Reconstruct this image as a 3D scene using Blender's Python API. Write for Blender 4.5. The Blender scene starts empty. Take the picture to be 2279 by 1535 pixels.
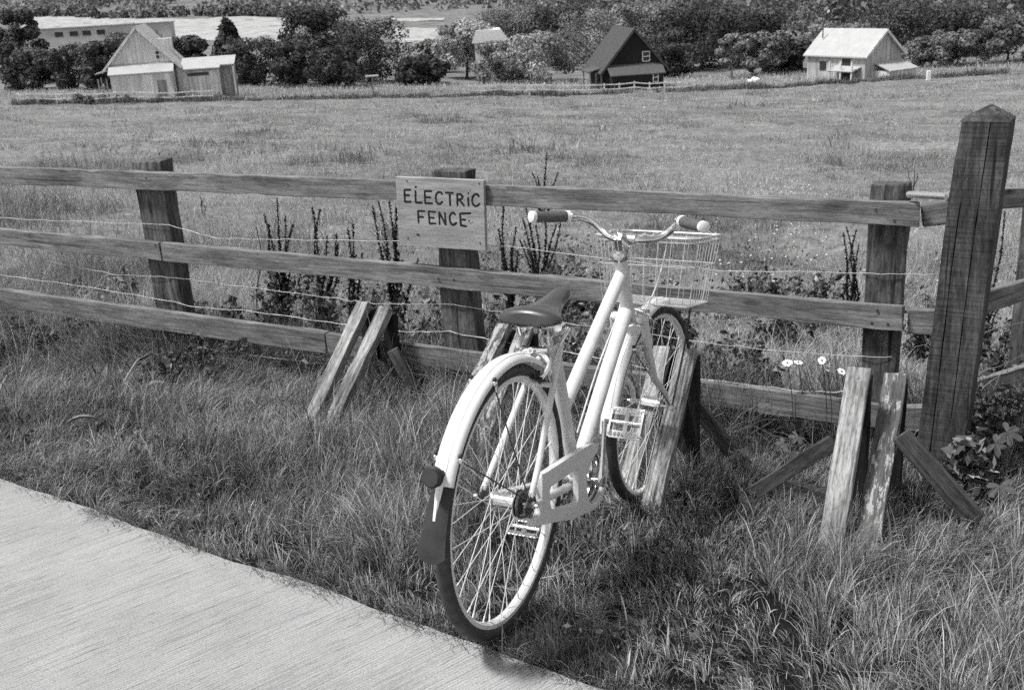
import bpy, math, random
import numpy as np
from mathutils import Vector, Matrix

random.seed(7)
RNG = np.random.default_rng(11)
S = bpy.context.scene
COL = S.collection

# ------------------------------------------------------------------ camera
F_PX, PITCH, ROLL, CAM_H = 2405.55, 0.327975, 0.0576339, 1.558
PW, PH = 2279.0, 1535.0
cp_, sp_ = math.cos(PITCH), math.sin(PITCH)
FWD = np.array([0, cp_, -sp_])
_u0 = np.array([0, sp_, cp_]); _r0 = np.array([1.0, 0, 0])
RGT = math.cos(ROLL) * _r0 - math.sin(ROLL) * _u0
UPV = math.cos(ROLL) * _u0 + math.sin(ROLL) * _r0
CAM = np.array([0, 0, CAM_H])
cam = bpy.data.cameras.new('camera'); co = bpy.data.objects.new('camera', cam); COL.objects.link(co)
M = Matrix.Identity(4)
for i in range(3):
    M[i][0], M[i][1], M[i][2], M[i][3] = RGT[i], UPV[i], -FWD[i], CAM[i]
co.matrix_world = M
cam.sensor_width = 36.0; cam.lens = F_PX / PW * 36.0
cam.clip_start = 0.05; cam.clip_end = 6000
cam.dof.use_dof = True; cam.dof.focus_distance = 3.0; cam.dof.aperture_fstop = 13.0
S.camera = co

# ------------------------------------------------------------------ light
SUN_EL, SUN_AZ = math.radians(62), math.radians(-106)      # azimuth from +Y towards +X
sd = Vector((math.sin(SUN_AZ) * math.cos(SUN_EL), math.cos(SUN_AZ) * math.cos(SUN_EL), math.sin(SUN_EL)))
sl = bpy.data.lights.new('sun', 'SUN'); sl.energy = 2.1; sl.angle = math.radians(8); sl.color = (1, 0.995, 0.985)
so = bpy.data.objects.new('sun', sl); COL.objects.link(so)
so.rotation_euler = sd.to_track_quat('Z', 'Y').to_euler()
W = bpy.data.worlds.new('World'); S.world = W; W.use_nodes = True
nt = W.node_tree; nt.nodes.clear()
sk = nt.nodes.new('ShaderNodeTexSky'); sk.sky_type = 'NISHITA'; sk.sun_disc = False
sk.sun_elevation = SUN_EL; sk.sun_rotation = SUN_AZ
bw = nt.nodes.new('ShaderNodeRGBToBW'); bg = nt.nodes.new('ShaderNodeBackground'); bg.inputs[1].default_value = 0.10
wo = nt.nodes.new('ShaderNodeOutputWorld')
nt.links.new(sk.outputs[0], bw.inputs[0]); nt.links.new(bw.outputs[0], bg.inputs[0]); nt.links.new(bg.outputs[0], wo.inputs[0])
S.view_settings.view_transform = 'Standard'; S.view_settings.look = 'None'
S.view_settings.exposure = 1.14; S.view_settings.gamma = 1.0
S.cycles.use_denoising = False
S.cycles.use_adaptive_sampling = True; S.cycles.adaptive_threshold = 0.035; S.cycles.adaptive_min_samples = 24
S.cycles.max_bounces = 6; S.cycles.diffuse_bounces = 3; S.cycles.transparent_max_bounces = 8

# ------------------------------------------------------------------ pixel helpers (photo pixels -> world)
def ray(q):
    d = FWD + RGT * ((q[0] - (PW - 1) / 2) / F_PX) - UPV * ((q[1] - (PH - 1) / 2) / F_PX)
    return d
def at_y(q, y):
    d = ray(q); return CAM + d * (y / d[1])
NV = np.array([0.436, 0.9, 0.0]); NV /= np.linalg.norm(NV)       # away from the path, square to the fence
UV = np.array([0.9, -0.436, 0.0]); UV /= np.linalg.norm(UV)      # along the fence to the right
def at_s(q, s):
    d = ray(q); return CAM + d * ((s - CAM @ NV) / (d @ NV))

# ------------------------------------------------------------------ value noise
def _h(ix, iy, seed):
    n = (ix.astype(np.int64) * 374761393 + iy.astype(np.int64) * 668265263 + seed * 974634777) & 0x7fffffff
    n = (n ^ (n >> 13)) * 1274126177 & 0x7fffffff
    return ((n ^ (n >> 16)) & 0xffff) / 65535.0
def vn(x, y, seed=0):
    x = np.asarray(x, float); y = np.asarray(y, float)
    ix = np.floor(x); iy = np.floor(y); fx = x - ix; fy = y - iy
    fx = fx * fx * (3 - 2 * fx); fy = fy * fy * (3 - 2 * fy)
    a = _h(ix, iy, seed); b = _h(ix + 1, iy, seed); c = _h(ix, iy + 1, seed); d = _h(ix + 1, iy + 1, seed)
    return (a * (1 - fx) + b * fx) * (1 - fy) + (c * (1 - fx) + d * fx) * fy
def fbm(x, y, seed=0, o=3):
    t = 0; a = 0.5; n = 0
    for k in range(o):
        t = t + a * vn(x * 2 ** k, y * 2 ** k, seed + k); n += a; a *= 0.5
    return t / n

# ------------------------------------------------------------------ terrain height
def edge_s(u):
    return 1.942 - 0.156 * (np.clip(u, -4.2, 1.2) + .787)
def _smooth(a, b, x):
    t = np.clip((x - a) / (b - a), 0, 1); return t * t * (3 - 2 * t)
def hgt(x, y, bumps=True):
    x = np.asarray(x, float); y = np.asarray(y, float)
    yy = np.minimum(y, 98.0); xx = 70 * np.tanh(x / 70)
    s = xx * NV[0] + yy * NV[1]
    es = edge_s(xx * UV[0] + yy * UV[1])
    z = np.where(s < es, 0.0, np.where(s < 4.0, -0.3177 * (s - es) / (4.0 - es), -0.3177 - 0.0975 * (s - 4.0)))
    z = z + 0.00076 * np.maximum(0, xx) ** 2 * _smooth(10, 60, yy)
    z = z - 0.030 * 40 * (1 - np.exp(-np.maximum(0, y - 98) / 40))
    z = z + 0.045 * np.maximum(0, y - 420) + 0.02 * np.maximum(0, y - 900)
    if bumps:
        near = _smooth(3.9, 7, s)
        z = z + near * (fbm(x * 0.9, y * 0.9, 5) - 0.5) * 0.30 + near * (fbm(x * .23, y * .23, 9) - .5) * 0.3
        z = z + _smooth(.10, .6, s - es) * (1 - near) * (fbm(x * 3.1, y * 3.1, 15) - 0.5) * 0.12
        z = z + np.where(y > 110, (fbm(x * .02, y * .02, 21) - .5) * 3.0 * _smooth(110, 200, y), 0)
    return z
def ground(q, lo=2.0, hi=900):
    d = ray(q); t = lo; prev = lo
    while t < hi:
        P = CAM + d * t
        if P[2] < float(hgt(P[0], P[1])):
            a, b = prev, t
            for _ in range(30):
                m = (a + b) / 2; P = CAM + d * m
                if P[2] < float(hgt(P[0], P[1])): b = m
                else: a = m
            return CAM + d * b
        prev = t; t *= 1.01
    return CAM + d * hi

# ------------------------------------------------------------------ materials (greys: the photograph is black and white)
def mat(name, rough=0.8, spec=0.3):
    m = bpy.data.materials.new(name); m.use_nodes = True
    b = m.node_tree.nodes['Principled BSDF']
    b.inputs['Roughness'].default_value = rough
    b.inputs['Specular IOR Level'].default_value = spec
    return m, m.node_tree, b
def N(nt, t, **kw):
    n = nt.nodes.new(t)
    for k, v in kw.items():
        if k in n.inputs: n.inputs[k].default_value = v
        else: setattr(n, k, v)
    return n
def ramp(nt, src, stops):
    r = nt.nodes.new('ShaderNodeValToRGB'); e = r.color_ramp.elements
    while len(e) < len(stops): e.new(0.5)
    for i, (p, v) in enumerate(stops): e[i].position = p; e[i].color = (v, v, v, 1)
    nt.links.new(src, r.inputs[0]); return r.outputs[0]
def coords(nt, scale, kind='Object', rnd=True):
    tc = nt.nodes.new('ShaderNodeTexCoord'); mp = nt.nodes.new('ShaderNodeMapping')
    mp.inputs['Scale'].default_value = scale
    nt.links.new(tc.outputs[kind], mp.inputs[0])
    if rnd:
        oi = nt.nodes.new('ShaderNodeObjectInfo'); mu = nt.nodes.new('ShaderNodeMath'); mu.operation = 'MULTIPLY'; mu.inputs[1].default_value = 57.0
        cb = nt.nodes.new('ShaderNodeCombineXYZ')
        nt.links.new(oi.outputs['Random'], mu.inputs[0]); nt.links.new(mu.outputs[0], cb.inputs[0]); nt.links.new(mu.outputs[0], cb.inputs[1])
        nt.links.new(cb.outputs[0], mp.inputs['Location'])
    return mp.outputs[0]
def mul(nt, a, b, op='MULTIPLY'):
    m = nt.nodes.new('ShaderNodeMix'); m.data_type = 'RGBA'; m.blend_type = op; m.inputs[0].default_value = 1.0
    nt.links.new(a, m.inputs[6]); nt.links.new(b, m.inputs[7]); return m.outputs[2]
def flat(name, v, rough=0.6, spec=0.4, metal=0.0, var=0.25, scale=25.0, bump=0.0):
    m, nt, b = mat(name, rough, spec)
    n = N(nt, 'ShaderNodeTexNoise', Scale=scale, Detail=5.0); nt.links.new(coords(nt, (1, 1, 1)), n.inputs['Vector'])
    c = ramp(nt, n.outputs[0], [(0.3, v * (1 - var)), (0.7, v * (1 + var * .5))])
    nt.links.new(c, b.inputs['Base Color']); b.inputs['Metallic'].default_value = metal
    rr = ramp(nt, n.outputs[0], [(0.3, min(1, rough * 1.25)), (0.7, rough * .85)]); nt.links.new(rr, b.inputs['Roughness'])
    if bump:
        bp = N(nt, 'ShaderNodeBump', Strength=bump, Distance=0.003); nt.links.new(n.outputs[0], bp.inputs['Height']); nt.links.new(bp.outputs[0], b.inputs['Normal'])
    return m
def wood(name, lo, hi, grain=60.0, knots=True, fleck=0.0, fleck_v=0.5, crack=0.4, stain=0.5, saw=0.0, fine=.55):
    """grain runs along local X"""
    m, nt, b = mat(name, 0.85, 0.2)
    v = coords(nt, (5.0, grain * 1.3, grain * 1.3))
    n1 = N(nt, 'ShaderNodeTexNoise', Scale=1.0, Detail=7.0, Roughness=0.65); nt.links.new(v, n1.inputs['Vector'])
    c = ramp(nt, n1.outputs[0], [(0.33, lo), (0.5, (lo + hi) / 2), (0.66, hi)])
    vf = coords(nt, (40, 160, 160)); nf = N(nt, 'ShaderNodeTexNoise', Scale=1.0, Detail=3.0); nt.links.new(vf, nf.inputs['Vector'])
    c = mul(nt, c, ramp(nt, nf.outputs[0], [(0.3, fine), (0.55, 1.0)]))
    if saw:
        vs = coords(nt, (120, 4, 4)); ns = N(nt, 'ShaderNodeTexNoise', Scale=1.0, Detail=3.0); nt.links.new(vs, ns.inputs['Vector'])
        c = mul(nt, c, ramp(nt, ns.outputs[0], [(0.35, 1 - saw), (0.6, 1.0)]))
    v2 = coords(nt, (3.0, 10, 10)); n2 = N(nt, 'ShaderNodeTexNoise', Scale=1.3, Detail=4.0); nt.links.new(v2, n2.inputs['Vector'])
    c = mul(nt, c, ramp(nt, n2.outputs[0], [(0.32, 1 - stain), (0.6, 1.0)]))
    # long drying cracks
    v3 = coords(nt, (1.4, 38, 38)); n3 = N(nt, 'ShaderNodeTexNoise', Scale=1.0, Detail=2.0); nt.links.new(v3, n3.inputs['Vector'])
    ck = ramp(nt, n3.outputs[0], [(0.31, 1 - crack), (0.36, 1.0)]); c = mul(nt, c, ck)
    if knots:
        vo = N(nt, 'ShaderNodeTexVoronoi', Scale=1.0); nt.links.new(coords(nt, (3.0, 9, 9)), vo.inputs['Vector'])
        c = mul(nt, c, ramp(nt, vo.outputs[0], [(0.05, 0.3), (0.10, 0.75), (0.13, 0.6), (0.17, 1.0)]))
    if fleck > 0:
        v4 = coords(nt, (9, 42, 42)); n4 = N(nt, 'ShaderNodeTexNoise', Scale=1.0, Detail=6.0, Roughness=0.75); nt.links.new(v4, n4.inputs['Vector'])
        mk = ramp(nt, n4.outputs[0], [(0.62 - fleck, 0.0), (0.66 - fleck, 1.0)])
        mx = nt.nodes.new('ShaderNodeMix'); mx.data_type = 'RGBA'; nt.links.new(mk, mx.inputs[0]); nt.links.new(c, mx.inputs[6])
        mx.inputs[7].default_value = (fleck_v, fleck_v, fleck_v, 1); c = mx.outputs[2]
    nt.links.new(c, b.inputs['Base Color'])
    bp = N(nt, 'ShaderNodeBump', Strength=0.55, Distance=0.004); nt.links.new(n1.outputs[0], bp.inputs['Height']); nt.links.new(bp.outputs[0], b.inputs['Normal'])
    return m
def leafmat(name, trans=0.35, attr='tone', rough=0.7):
    m = bpy.data.materials.new(name); m.use_nodes = True; nt = m.node_tree; nt.nodes.clear()
    a = N(nt, 'ShaderNodeAttribute', attribute_name=attr)
    d = N(nt, 'ShaderNodeBsdfPrincipled'); d.inputs['Roughness'].default_value = rough; d.inputs['Specular IOR Level'].default_value = 0.25
    t = N(nt, 'ShaderNodeBsdfTranslucent'); mx = N(nt, 'ShaderNodeMixShader'); mx.inputs[0].default_value = trans
    o = N(nt, 'ShaderNodeOutputMaterial')
    nt.links.new(a.outputs['Fac'], d.inputs['Base Color']); nt.links.new(a.outputs['Fac'], t.inputs[0])
    nt.links.new(d.outputs[0], mx.inputs[1]); nt.links.new(t.outputs[0], mx.inputs[2]); nt.links.new(mx.outputs[0], o.inputs[0])
    return m

M_RAIL = wood('weathered_rail_wood', 0.12, 0.31, stain=.42, crack=.5, fine=.68)
M_POST = wood('fence_post_wood', 0.035, 0.19, grain=45, stain=.5, crack=.7)
M_GATE = wood('dark_gate_post_wood', 0.045, 0.15, grain=40, knots=True, stain=.5, crack=.75, saw=.45)
M_GREY = wood('bare_grey_slat_wood', 0.13, 0.50, grain=70, stain=.6, knots=True, crack=.6)
M_GREY2 = wood('ridged_grey_slat_wood', 0.06, 0.56, grain=75, stain=.4, knots=True, crack=.85)
M_FLAKE = wood('flaking_paint_wood', 0.07, 0.16, grain=60, fleck=0.09, fleck_v=.34, knots=False, stain=.3)
M_FLAKE2 = wood('streaky_grey_wood', 0.07, 0.16, grain=110, fleck=0.13, fleck_v=.36, knots=False, stain=.4)
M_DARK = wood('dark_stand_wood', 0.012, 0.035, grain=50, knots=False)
M_BRACE = wood('brace_wood', 0.05, 0.15, grain=50, knots=False)
M_SIGN = wood('sign_board_wood', 0.27, 0.40, grain=40, knots=False, stain=.25, crack=.2, fine=.82)
M_INK = flat('black_sign_paint', 0.02, 0.8, 0.2)
M_FRAME = flat('white_frame_paint', 0.62, 0.38, 0.4, var=.1)
M_GUARD = flat('white_mudguard_paint', 0.72, 0.28, 0.5, var=.05)
M_CHROME = flat('polished_alloy', 0.78, 0.22, 0.5, 1.0, var=.12)
M_ALLOY = flat('dull_alloy', 0.62, 0.36, 0.5, 0.85, var=.2)
M_RIM = flat('alloy_rim_metal', 0.78, 0.33, 0.5, 0.3, var=.1)
M_SPOKE = flat('bright_spoke_steel', .8, .3, .6, .25, var=.05)
M_STEEL = flat('dark_steel', 0.12, 0.45, 0.5, 0.7, var=.4, scale=60)
M_RUBBER = flat('tyre_rubber', 0.042, 0.62, 0.35, var=.4, scale=40)
M_BLACK = flat('black_plastic', 0.015, 0.5, 0.4)
M_FLAP = flat('rubber_flap', 0.035, 0.7, 0.3)
M_SADDLE = flat('saddle_leather', 0.05, 0.34, 0.5, var=.35, scale=18, bump=.1)
M_GRIP = flat('cork_grip', 0.10, 0.75, 0.3, var=.35, scale=120, bump=.3)
M_CREAM = flat('pale_grip_ring', 0.72, 0.5, 0.4, var=.05)
M_WIRE = flat('galvanised_wire', 0.42, 0.5, 0.4, 0.4)
M_BWIRE = flat('basket_wire_metal', 0.58, 0.32, 0.5, 0.5, var=.08)
M_CABLE = flat('cable_sleeve', 0.60, 0.5, 0.4)
M_REFL = flat('dark_reflector_glass', 0.03, 0.35, 0.5, var=.3)
M_LEAF = leafmat('leaf_tone', .2); M_GRASS = leafmat('grass_tone', 0.3)
M_BARK = wood('tree_bark', 0.05, 0.14, grain=8, knots=False)
M_BIRCH = flat('pale_birch_bark', 0.35, 0.8, 0.2, var=.5, scale=3)
M_GLASS = flat('window_glass', 0.04, 0.15, 0.6, var=.1)
M_WHITE = flat('white_paint', 0.75, 0.7, 0.3, var=.1)

# ------------------------------------------------------------------ mesh builder
def nrm(v):
    v = np.asarray(v, float); return v / (np.linalg.norm(v) + 1e-12)
class MB:
    def __init__(s): s.v = []; s.f = []
    def add(s, V, Fc):
        o = len(s.v); s.v += [tuple(map(float, p)) for p in V]; s.f += [tuple(i + o for i in f) for f in Fc]
    def box(s, c, size, ax=None):
        c = np.asarray(c, float); A = np.eye(3) if ax is None else np.asarray(ax, float)
        h = np.asarray(size) / 2
        V = [c + A[0] * h[0] * i + A[1] * h[1] * j + A[2] * h[2] * k for i in (-1, 1) for j in (-1, 1) for k in (-1, 1)]
        s.add(V, [(0, 1, 3, 2), (4, 6, 7, 5), (0, 4, 5, 1), (2, 3, 7, 6), (0, 2, 6, 4), (1, 5, 7, 3)])
        return s
    def bar(s, a, b, w, t, up=(0, 0, 1)):
        """a->b, t along 'side', w along 'up'"""
        a = np.asarray(a, float); b = np.asarray(b, float); x = nrm(b - a); y = nrm(np.cross(up, x)); z = np.cross(x, y)
        return s.box((a + b) / 2, (np.linalg.norm(b - a), t, w), (x, y, z))
    def tube(s, path, r, n=10, caps=True, flat=None, closed=False):
        P = [np.asarray(p, float) for p in path]; m = len(P)
        R = [r] * m if np.isscalar(r) else list(r)
        T = []
        for i in range(m):
            if closed: t = P[(i + 1) % m] - P[i - 1]
            else: t = P[min(i + 1, m - 1)] - P[max(i - 1, 0)]
            T.append(nrm(t))
        ref = np.array([0, 0, 1.0]) if abs(T[0][2]) < .9 else np.array([1.0, 0, 0])
        if flat is not None: ref = np.asarray(flat[0], float)
        V = []; a = nrm(ref - T[0] * (ref @ T[0]))
        for i in range(m):
            a = nrm(a - T[i] * (a @ T[i])); b = np.cross(T[i], a)
            for k in range(n):
                th = 2 * math.pi * k / n
                sa = R[i] * (flat[1] if flat is not None else 1)
                V.append(P[i] + a * math.cos(th) * sa + b * math.sin(th) * R[i])
        Fc = []
        for i in range(m if closed else m - 1):
            j = (i + 1) % m
            for k in range(n):
                l = (k + 1) % n; Fc.append((i * n + k, i * n + l, j * n + l, j * n + k))
        if caps and not closed:
            Fc.append(tuple(range(n - 1, -1, -1))); Fc.append(tuple((m - 1) * n + k for k in range(n)))
        s.add(V, Fc); return s
    def ball(s, c, r, n=8, sc=(1, 1, 1)):
        c = np.asarray(c, float); V = []; Fc = []; h = max(4, n // 2 + 1)
        for i in range(h + 1):
            ph = math.pi * i / h
            for k in range(n):
                th = 2 * math.pi * k / n
                V.append(c + r * np.array([sc[0] * math.sin(ph) * math.cos(th), sc[1] * math.sin(ph) * math.sin(th), sc[2] * math.cos(ph)]))
        for i in range(h):
            for k in range(n):
                l = (k + 1) % n; Fc.append((i * n + k, (i + 1) * n + k, (i + 1) * n + l, i * n + l))
        s.add(V, Fc); return s
    def cyl(s, a, b, r, n=16, r2=None):
        return s.tube([a, b], [r, r if r2 is None else r2], n)
    def prism(s, poly, o, ax, ay, az, t):
        """polygon (convex or not, one ngon) in plane o+ax*x+ay*y, extruded t along az"""
        n = len(poly); o = np.asarray(o, float); ax, ay, az = map(np.asarray, (ax, ay, az))
        V = [o + ax * p[0] + ay * p[1] for p in poly] + [o + ax * p[0] + ay * p[1] + az * t for p in poly]
        Fc = [tuple(range(n - 1, -1, -1)), tuple(range(n, 2 * n))] + [(i, (i + 1) % n, n + (i + 1) % n, n + i) for i in range(n)]
        s.add(V, Fc); return s
    def build(s, name, m, parent=None, smooth=False, bevel=0.0):
        me = bpy.data.meshes.new(name); me.from_pydata(s.v, [], s.f); me.update()
        if m: me.materials.append(m)
        ob = bpy.data.objects.new(name, me); COL.objects.link(ob)
        if parent: ob.parent = parent
        if smooth:
            for p in me.polygons: p.use_smooth = True
            try: me.set_sharp_from_angle(angle=math.radians(42))
            except Exception: pass
        if bevel:
            b = ob.modifiers.new('bevel', 'BEVEL'); b.width = bevel; b.segments = 2; b.limit_method = 'ANGLE'
        return ob
def thing(name, label, cat, loc=(0, 0, 0), rot=None, group=None):
    o = bpy.data.objects.new(name, None); COL.objects.link(o); o.location = tuple(map(float, loc)); o.empty_display_size = .1
    if rot is not None: o.rotation_euler = rot if not isinstance(rot, Matrix) else rot.to_euler()
    return tag(o, label, cat, group)
def tag(o, label, cat, group=None, kind=None):
    if label: o['label'] = label
    if cat: o['category'] = cat
    if group: o['group'] = group
    if kind: o['kind'] = kind
    return o
def np_mesh(name, V, T, m, tone=None, parent=None):
    me = bpy.data.meshes.new(name); n = len(V); k = len(T)
    me.vertices.add(n); me.vertices.foreach_set('co', np.ascontiguousarray(V, dtype=np.float32).ravel())
    w = T.shape[1]
    me.loops.add(k * w); me.loops.foreach_set('vertex_index', np.ascontiguousarray(T, dtype=np.int32).ravel())
    me.polygons.add(k); me.polygons.foreach_set('loop_start', np.arange(0, k * w, w, dtype=np.int32))
    me.update(calc_edges=True)
    if tone is not None:
        a = me.attributes.new('tone', 'FLOAT', 'POINT'); a.data.foreach_set('value', np.ascontiguousarray(tone, dtype=np.float32))
    me.materials.append(m)
    ob = bpy.data.objects.new(name, me); COL.objects.link(ob)
    if parent: ob.parent = parent
    return ob

# a plank: its own mesh along local X, slightly uneven, so that the grain follows it
def plank(name, a, b, w, t, m, parent, up=(0, 0, 1), rough=0.0015, seg=None, bevel=0.003):
    """w = size along 'up', t = thickness; a,b in the parent's frame"""
    a = np.asarray(a, float); b = np.asarray(b, float); L = np.linalg.norm(b - a)
    x = nrm(b - a); y = nrm(np.cross(up, x)); z = np.cross(x, y)
    seg = seg or max(2, int(L / 0.09)); V = []; Fc = []
    for i in range(seg + 1):
        for (j, k) in ((-1, -1), (1, -1), (1, 1), (-1, 1)):
            r = RNG.normal(0, rough, 3)
            V.append((i / seg * L + (RNG.normal(0, rough * 1.5) if i in (0, seg) else 0), j * t / 2 + r[1], k * w / 2 + r[2]))
    for i in range(seg):
        for k in range(4):
            l = (k + 1) % 4; Fc.append((i * 4 + k, i * 4 + l, i * 4 + 4 + l, i * 4 + 4 + k))
    Fc.append((3, 2, 1, 0)); Fc.append(tuple(seg * 4 + k for k in range(4)))
    mb = MB(); mb.add(V, Fc); ob = mb.build(name, m, parent, bevel=bevel)
    Mx = Matrix(((x[0], y[0], z[0], a[0]), (x[1], y[1], z[1], a[1]), (x[2], y[2], z[2], a[2]), (0, 0, 0, 1)))
    ob.matrix_local = Mx
    return ob

# ================================================================== SETTING
def grid_sheet(name, xs, ys, m, dz=0.0, zf=None):
    X, Y = np.meshgrid(xs, ys); Z = (zf or hgt)(X, Y) + dz
    V = np.stack([X, Y, Z], -1).reshape(-1, 3); nx, ny = len(xs), len(ys)
    i = (np.arange(ny - 1)[:, None] * nx + np.arange(nx - 1)[None]).ravel()
    T = np.stack([i, i + 1, i + nx + 1, i + nx], 1)
    o = np_mesh(name, V, T, m)
    o.data.polygons.foreach_set('use_smooth', np.ones(len(T), bool)); return o
def ground_mat(name, lo, hi, sc=6.0, streak=1.0):
    m, nt, b = mat(name, 0.95, 0.05)
    n = N(nt, 'ShaderNodeTexNoise', Scale=sc, Detail=8.0, Roughness=.7); nt.links.new(coords(nt, (1, streak, 1), rnd=False), n.inputs['Vector'])
    n2 = N(nt, 'ShaderNodeTexNoise', Scale=.35, Detail=4.0); nt.links.new(coords(nt, (1, streak, 1), rnd=False), n2.inputs['Vector'])
    c = mul(nt, ramp(nt, n.outputs[0], [(0.3, lo), (0.7, hi)]), ramp(nt, n2.outputs[0], [(0.35, .62), (0.65, 1.0)]))
    nt.links.new(c, b.inputs['Base Color'])
    bp = N(nt, 'ShaderNodeBump', Strength=.8, Distance=.05); nt.links.new(n.outputs[0], bp.inputs['Height']); nt.links.new(bp.outputs[0], b.inputs['Normal'])
    return m
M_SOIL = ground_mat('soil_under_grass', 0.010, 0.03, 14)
M_FIELD = ground_mat('field_turf', 0.12, 0.32, 5)
M_VALLEY = ground_mat('valley_pasture', 0.15, 0.27, .2)

def far_axis(a, b, n, p=2.0):
    return a + (b - a) * np.linspace(0, 1, n) ** p
xs = np.unique(np.concatenate([np.linspace(-9, 9, 120), -far_axis(9, 900, 90), far_axis(9, 900, 90)]))
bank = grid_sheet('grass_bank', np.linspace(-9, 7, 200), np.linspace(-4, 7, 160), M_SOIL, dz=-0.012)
tag(bank, 'grassy bank falling from the path to the fence', 'ground', kind='structure')
ys = np.unique(np.concatenate([np.linspace(3.0, 30, 180), far_axis(30, 105, 160, 1.0)]))
fx = np.unique(np.concatenate([np.linspace(-75, -12, 100), np.linspace(-12, 12, 140), np.linspace(12, 75, 100)]))
def field_z(X, Y):
    s = X * NV[0] + Y * NV[1]
    return hgt(X, Y) - 0.5 * (1 - _smooth(4.0, 4.6, s)) - 0.01
fld = grid_sheet('pasture_field', fx, ys, M_FIELD, zf=field_z)
tag(fld, 'rough pasture sloping down behind the fence', 'field', kind='structure')
ysf = np.unique(np.concatenate([np.linspace(96, 200, 40), np.linspace(205, 700, 90), far_axis(700, 2600, 40, 1.4)]))
xsf = np.unique(np.concatenate([-far_axis(250, 1900, 40, 1.5), np.linspace(-250, 250, 100), far_axis(250, 1900, 40, 1.5)]))
val = grid_sheet('valley_ground', xsf, ysf, M_VALLEY, dz=-0.06)
tag(val, 'valley floor and distant hillside', 'hill', kind='structure')

# concrete path with brushed finish
def path_mat():
    m, nt, b = mat('brushed_concrete', 0.9, 0.15)
    tc = nt.nodes.new('ShaderNodeTexCoord'); mp = nt.nodes.new('ShaderNodeMapping')
    mp.inputs['Rotation'].default_value = (0, 0, -math.atan2(.61, .79)); nt.links.new(tc.outputs['Object'], mp.inputs[0])
    sc = nt.nodes.new('ShaderNodeVectorMath'); sc.operation = 'MULTIPLY'; sc.inputs[1].default_value = (3.0, 150, 1); nt.links.new(mp.outputs[0], sc.inputs[0])
    n1 = N(nt, 'ShaderNodeTexNoise', Scale=1.0, Detail=3.0, Roughness=.6); nt.links.new(sc.outputs[0], n1.inputs['Vector'])
    n2 = N(nt, 'ShaderNodeTexNoise', Scale=2.2, Detail=6.0, Roughness=.65); nt.links.new(tc.outputs['Object'], n2.inputs['Vector'])
    n3 = N(nt, 'ShaderNodeTexNoise', Scale=260.0, Detail=2.0); nt.links.new(tc.outputs['Object'], n3.inputs['Vector'])
    n4 = N(nt, 'ShaderNodeTexNoise', Scale=7.0, Detail=3.0); nt.links.new(sc.outputs[0], n4.inputs['Vector']); n4.inputs['Scale'].default_value = .35
    s5 = nt.nodes.new('ShaderNodeVectorMath'); s5.operation = 'MULTIPLY'; s5.inputs[1].default_value = (13, 270, 1); nt.links.new(mp.outputs[0], s5.inputs[0])
    n5 = N(nt, 'ShaderNodeTexNoise', Scale=1.0, Detail=2.0); nt.links.new(s5.outputs[0], n5.inputs['Vector'])
    c = ramp(nt, n1.outputs[0], [(0.30, .27), (0.45, .385), (0.7, .45)])
    c = mul(nt, c, ramp(nt, n5.outputs[0], [(0.29, .45), (0.40, 1.0)]))
    c = mul(nt, c, ramp(nt, n2.outputs[0], [(0.35, .82), (0.62, 1.0)]))
    c = mul(nt, c, ramp(nt, n3.outputs[0], [(0.32, .62), (0.55, 1.0)]))
    c = mul(nt, c, ramp(nt, n4.outputs[0], [(0.33, .85), (0.42, 1.0)]))
    wv = N(nt, 'ShaderNodeTexWave', Scale=33.0, Distortion=3.5, Detail=3.0); wv.bands_direction = 'Y'; wv.inputs['Detail Scale'].default_value = .6; nt.links.new(mp.outputs[0], wv.inputs['Vector'])
    c = mul(nt, c, ramp(nt, wv.outputs[1], [(0.05, .80), (0.4, 1.0)]))
    nt.links.new(c, b.inputs['Base Color'])
    bp = N(nt, 'ShaderNodeBump', Strength=.7, Distance=.004); nt.links.new(n1.outputs[0], bp.inputs['Height']); nt.links.new(bp.outputs[0], b.inputs['Normal'])
    return m
mb = MB(); us = np.linspace(-8, 8, 321)
edge = [UV * u + NV * (float(edge_s(u)) + 0.005 * math.sin(u * 2.1) + (float(vn(u * 3, 0, 3)) - .5) * .02 + (float(vn(u * 17, 0, 4)) - .5) * .012) for u in us]
back = [UV * u + NV * (-4.0) for u in us]
V = [(p[0], p[1], 0.012) for p in edge] + [(p[0], p[1], 0.012) for p in back] + [(p[0], p[1], -0.09) for p in edge]
n_ = len(us)
mb.add(V, [(i, n_ + i, n_ + i + 1, i + 1) for i in range(n_ - 1)] + [(i, i + 1, 2 * n_ + i + 1, 2 * n_ + i) for i in range(n_ - 1)])
pth = mb.build('concrete_path', path_mat()); tag(pth, 'pale brushed concrete path in the corner', 'path', kind='structure')

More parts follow.
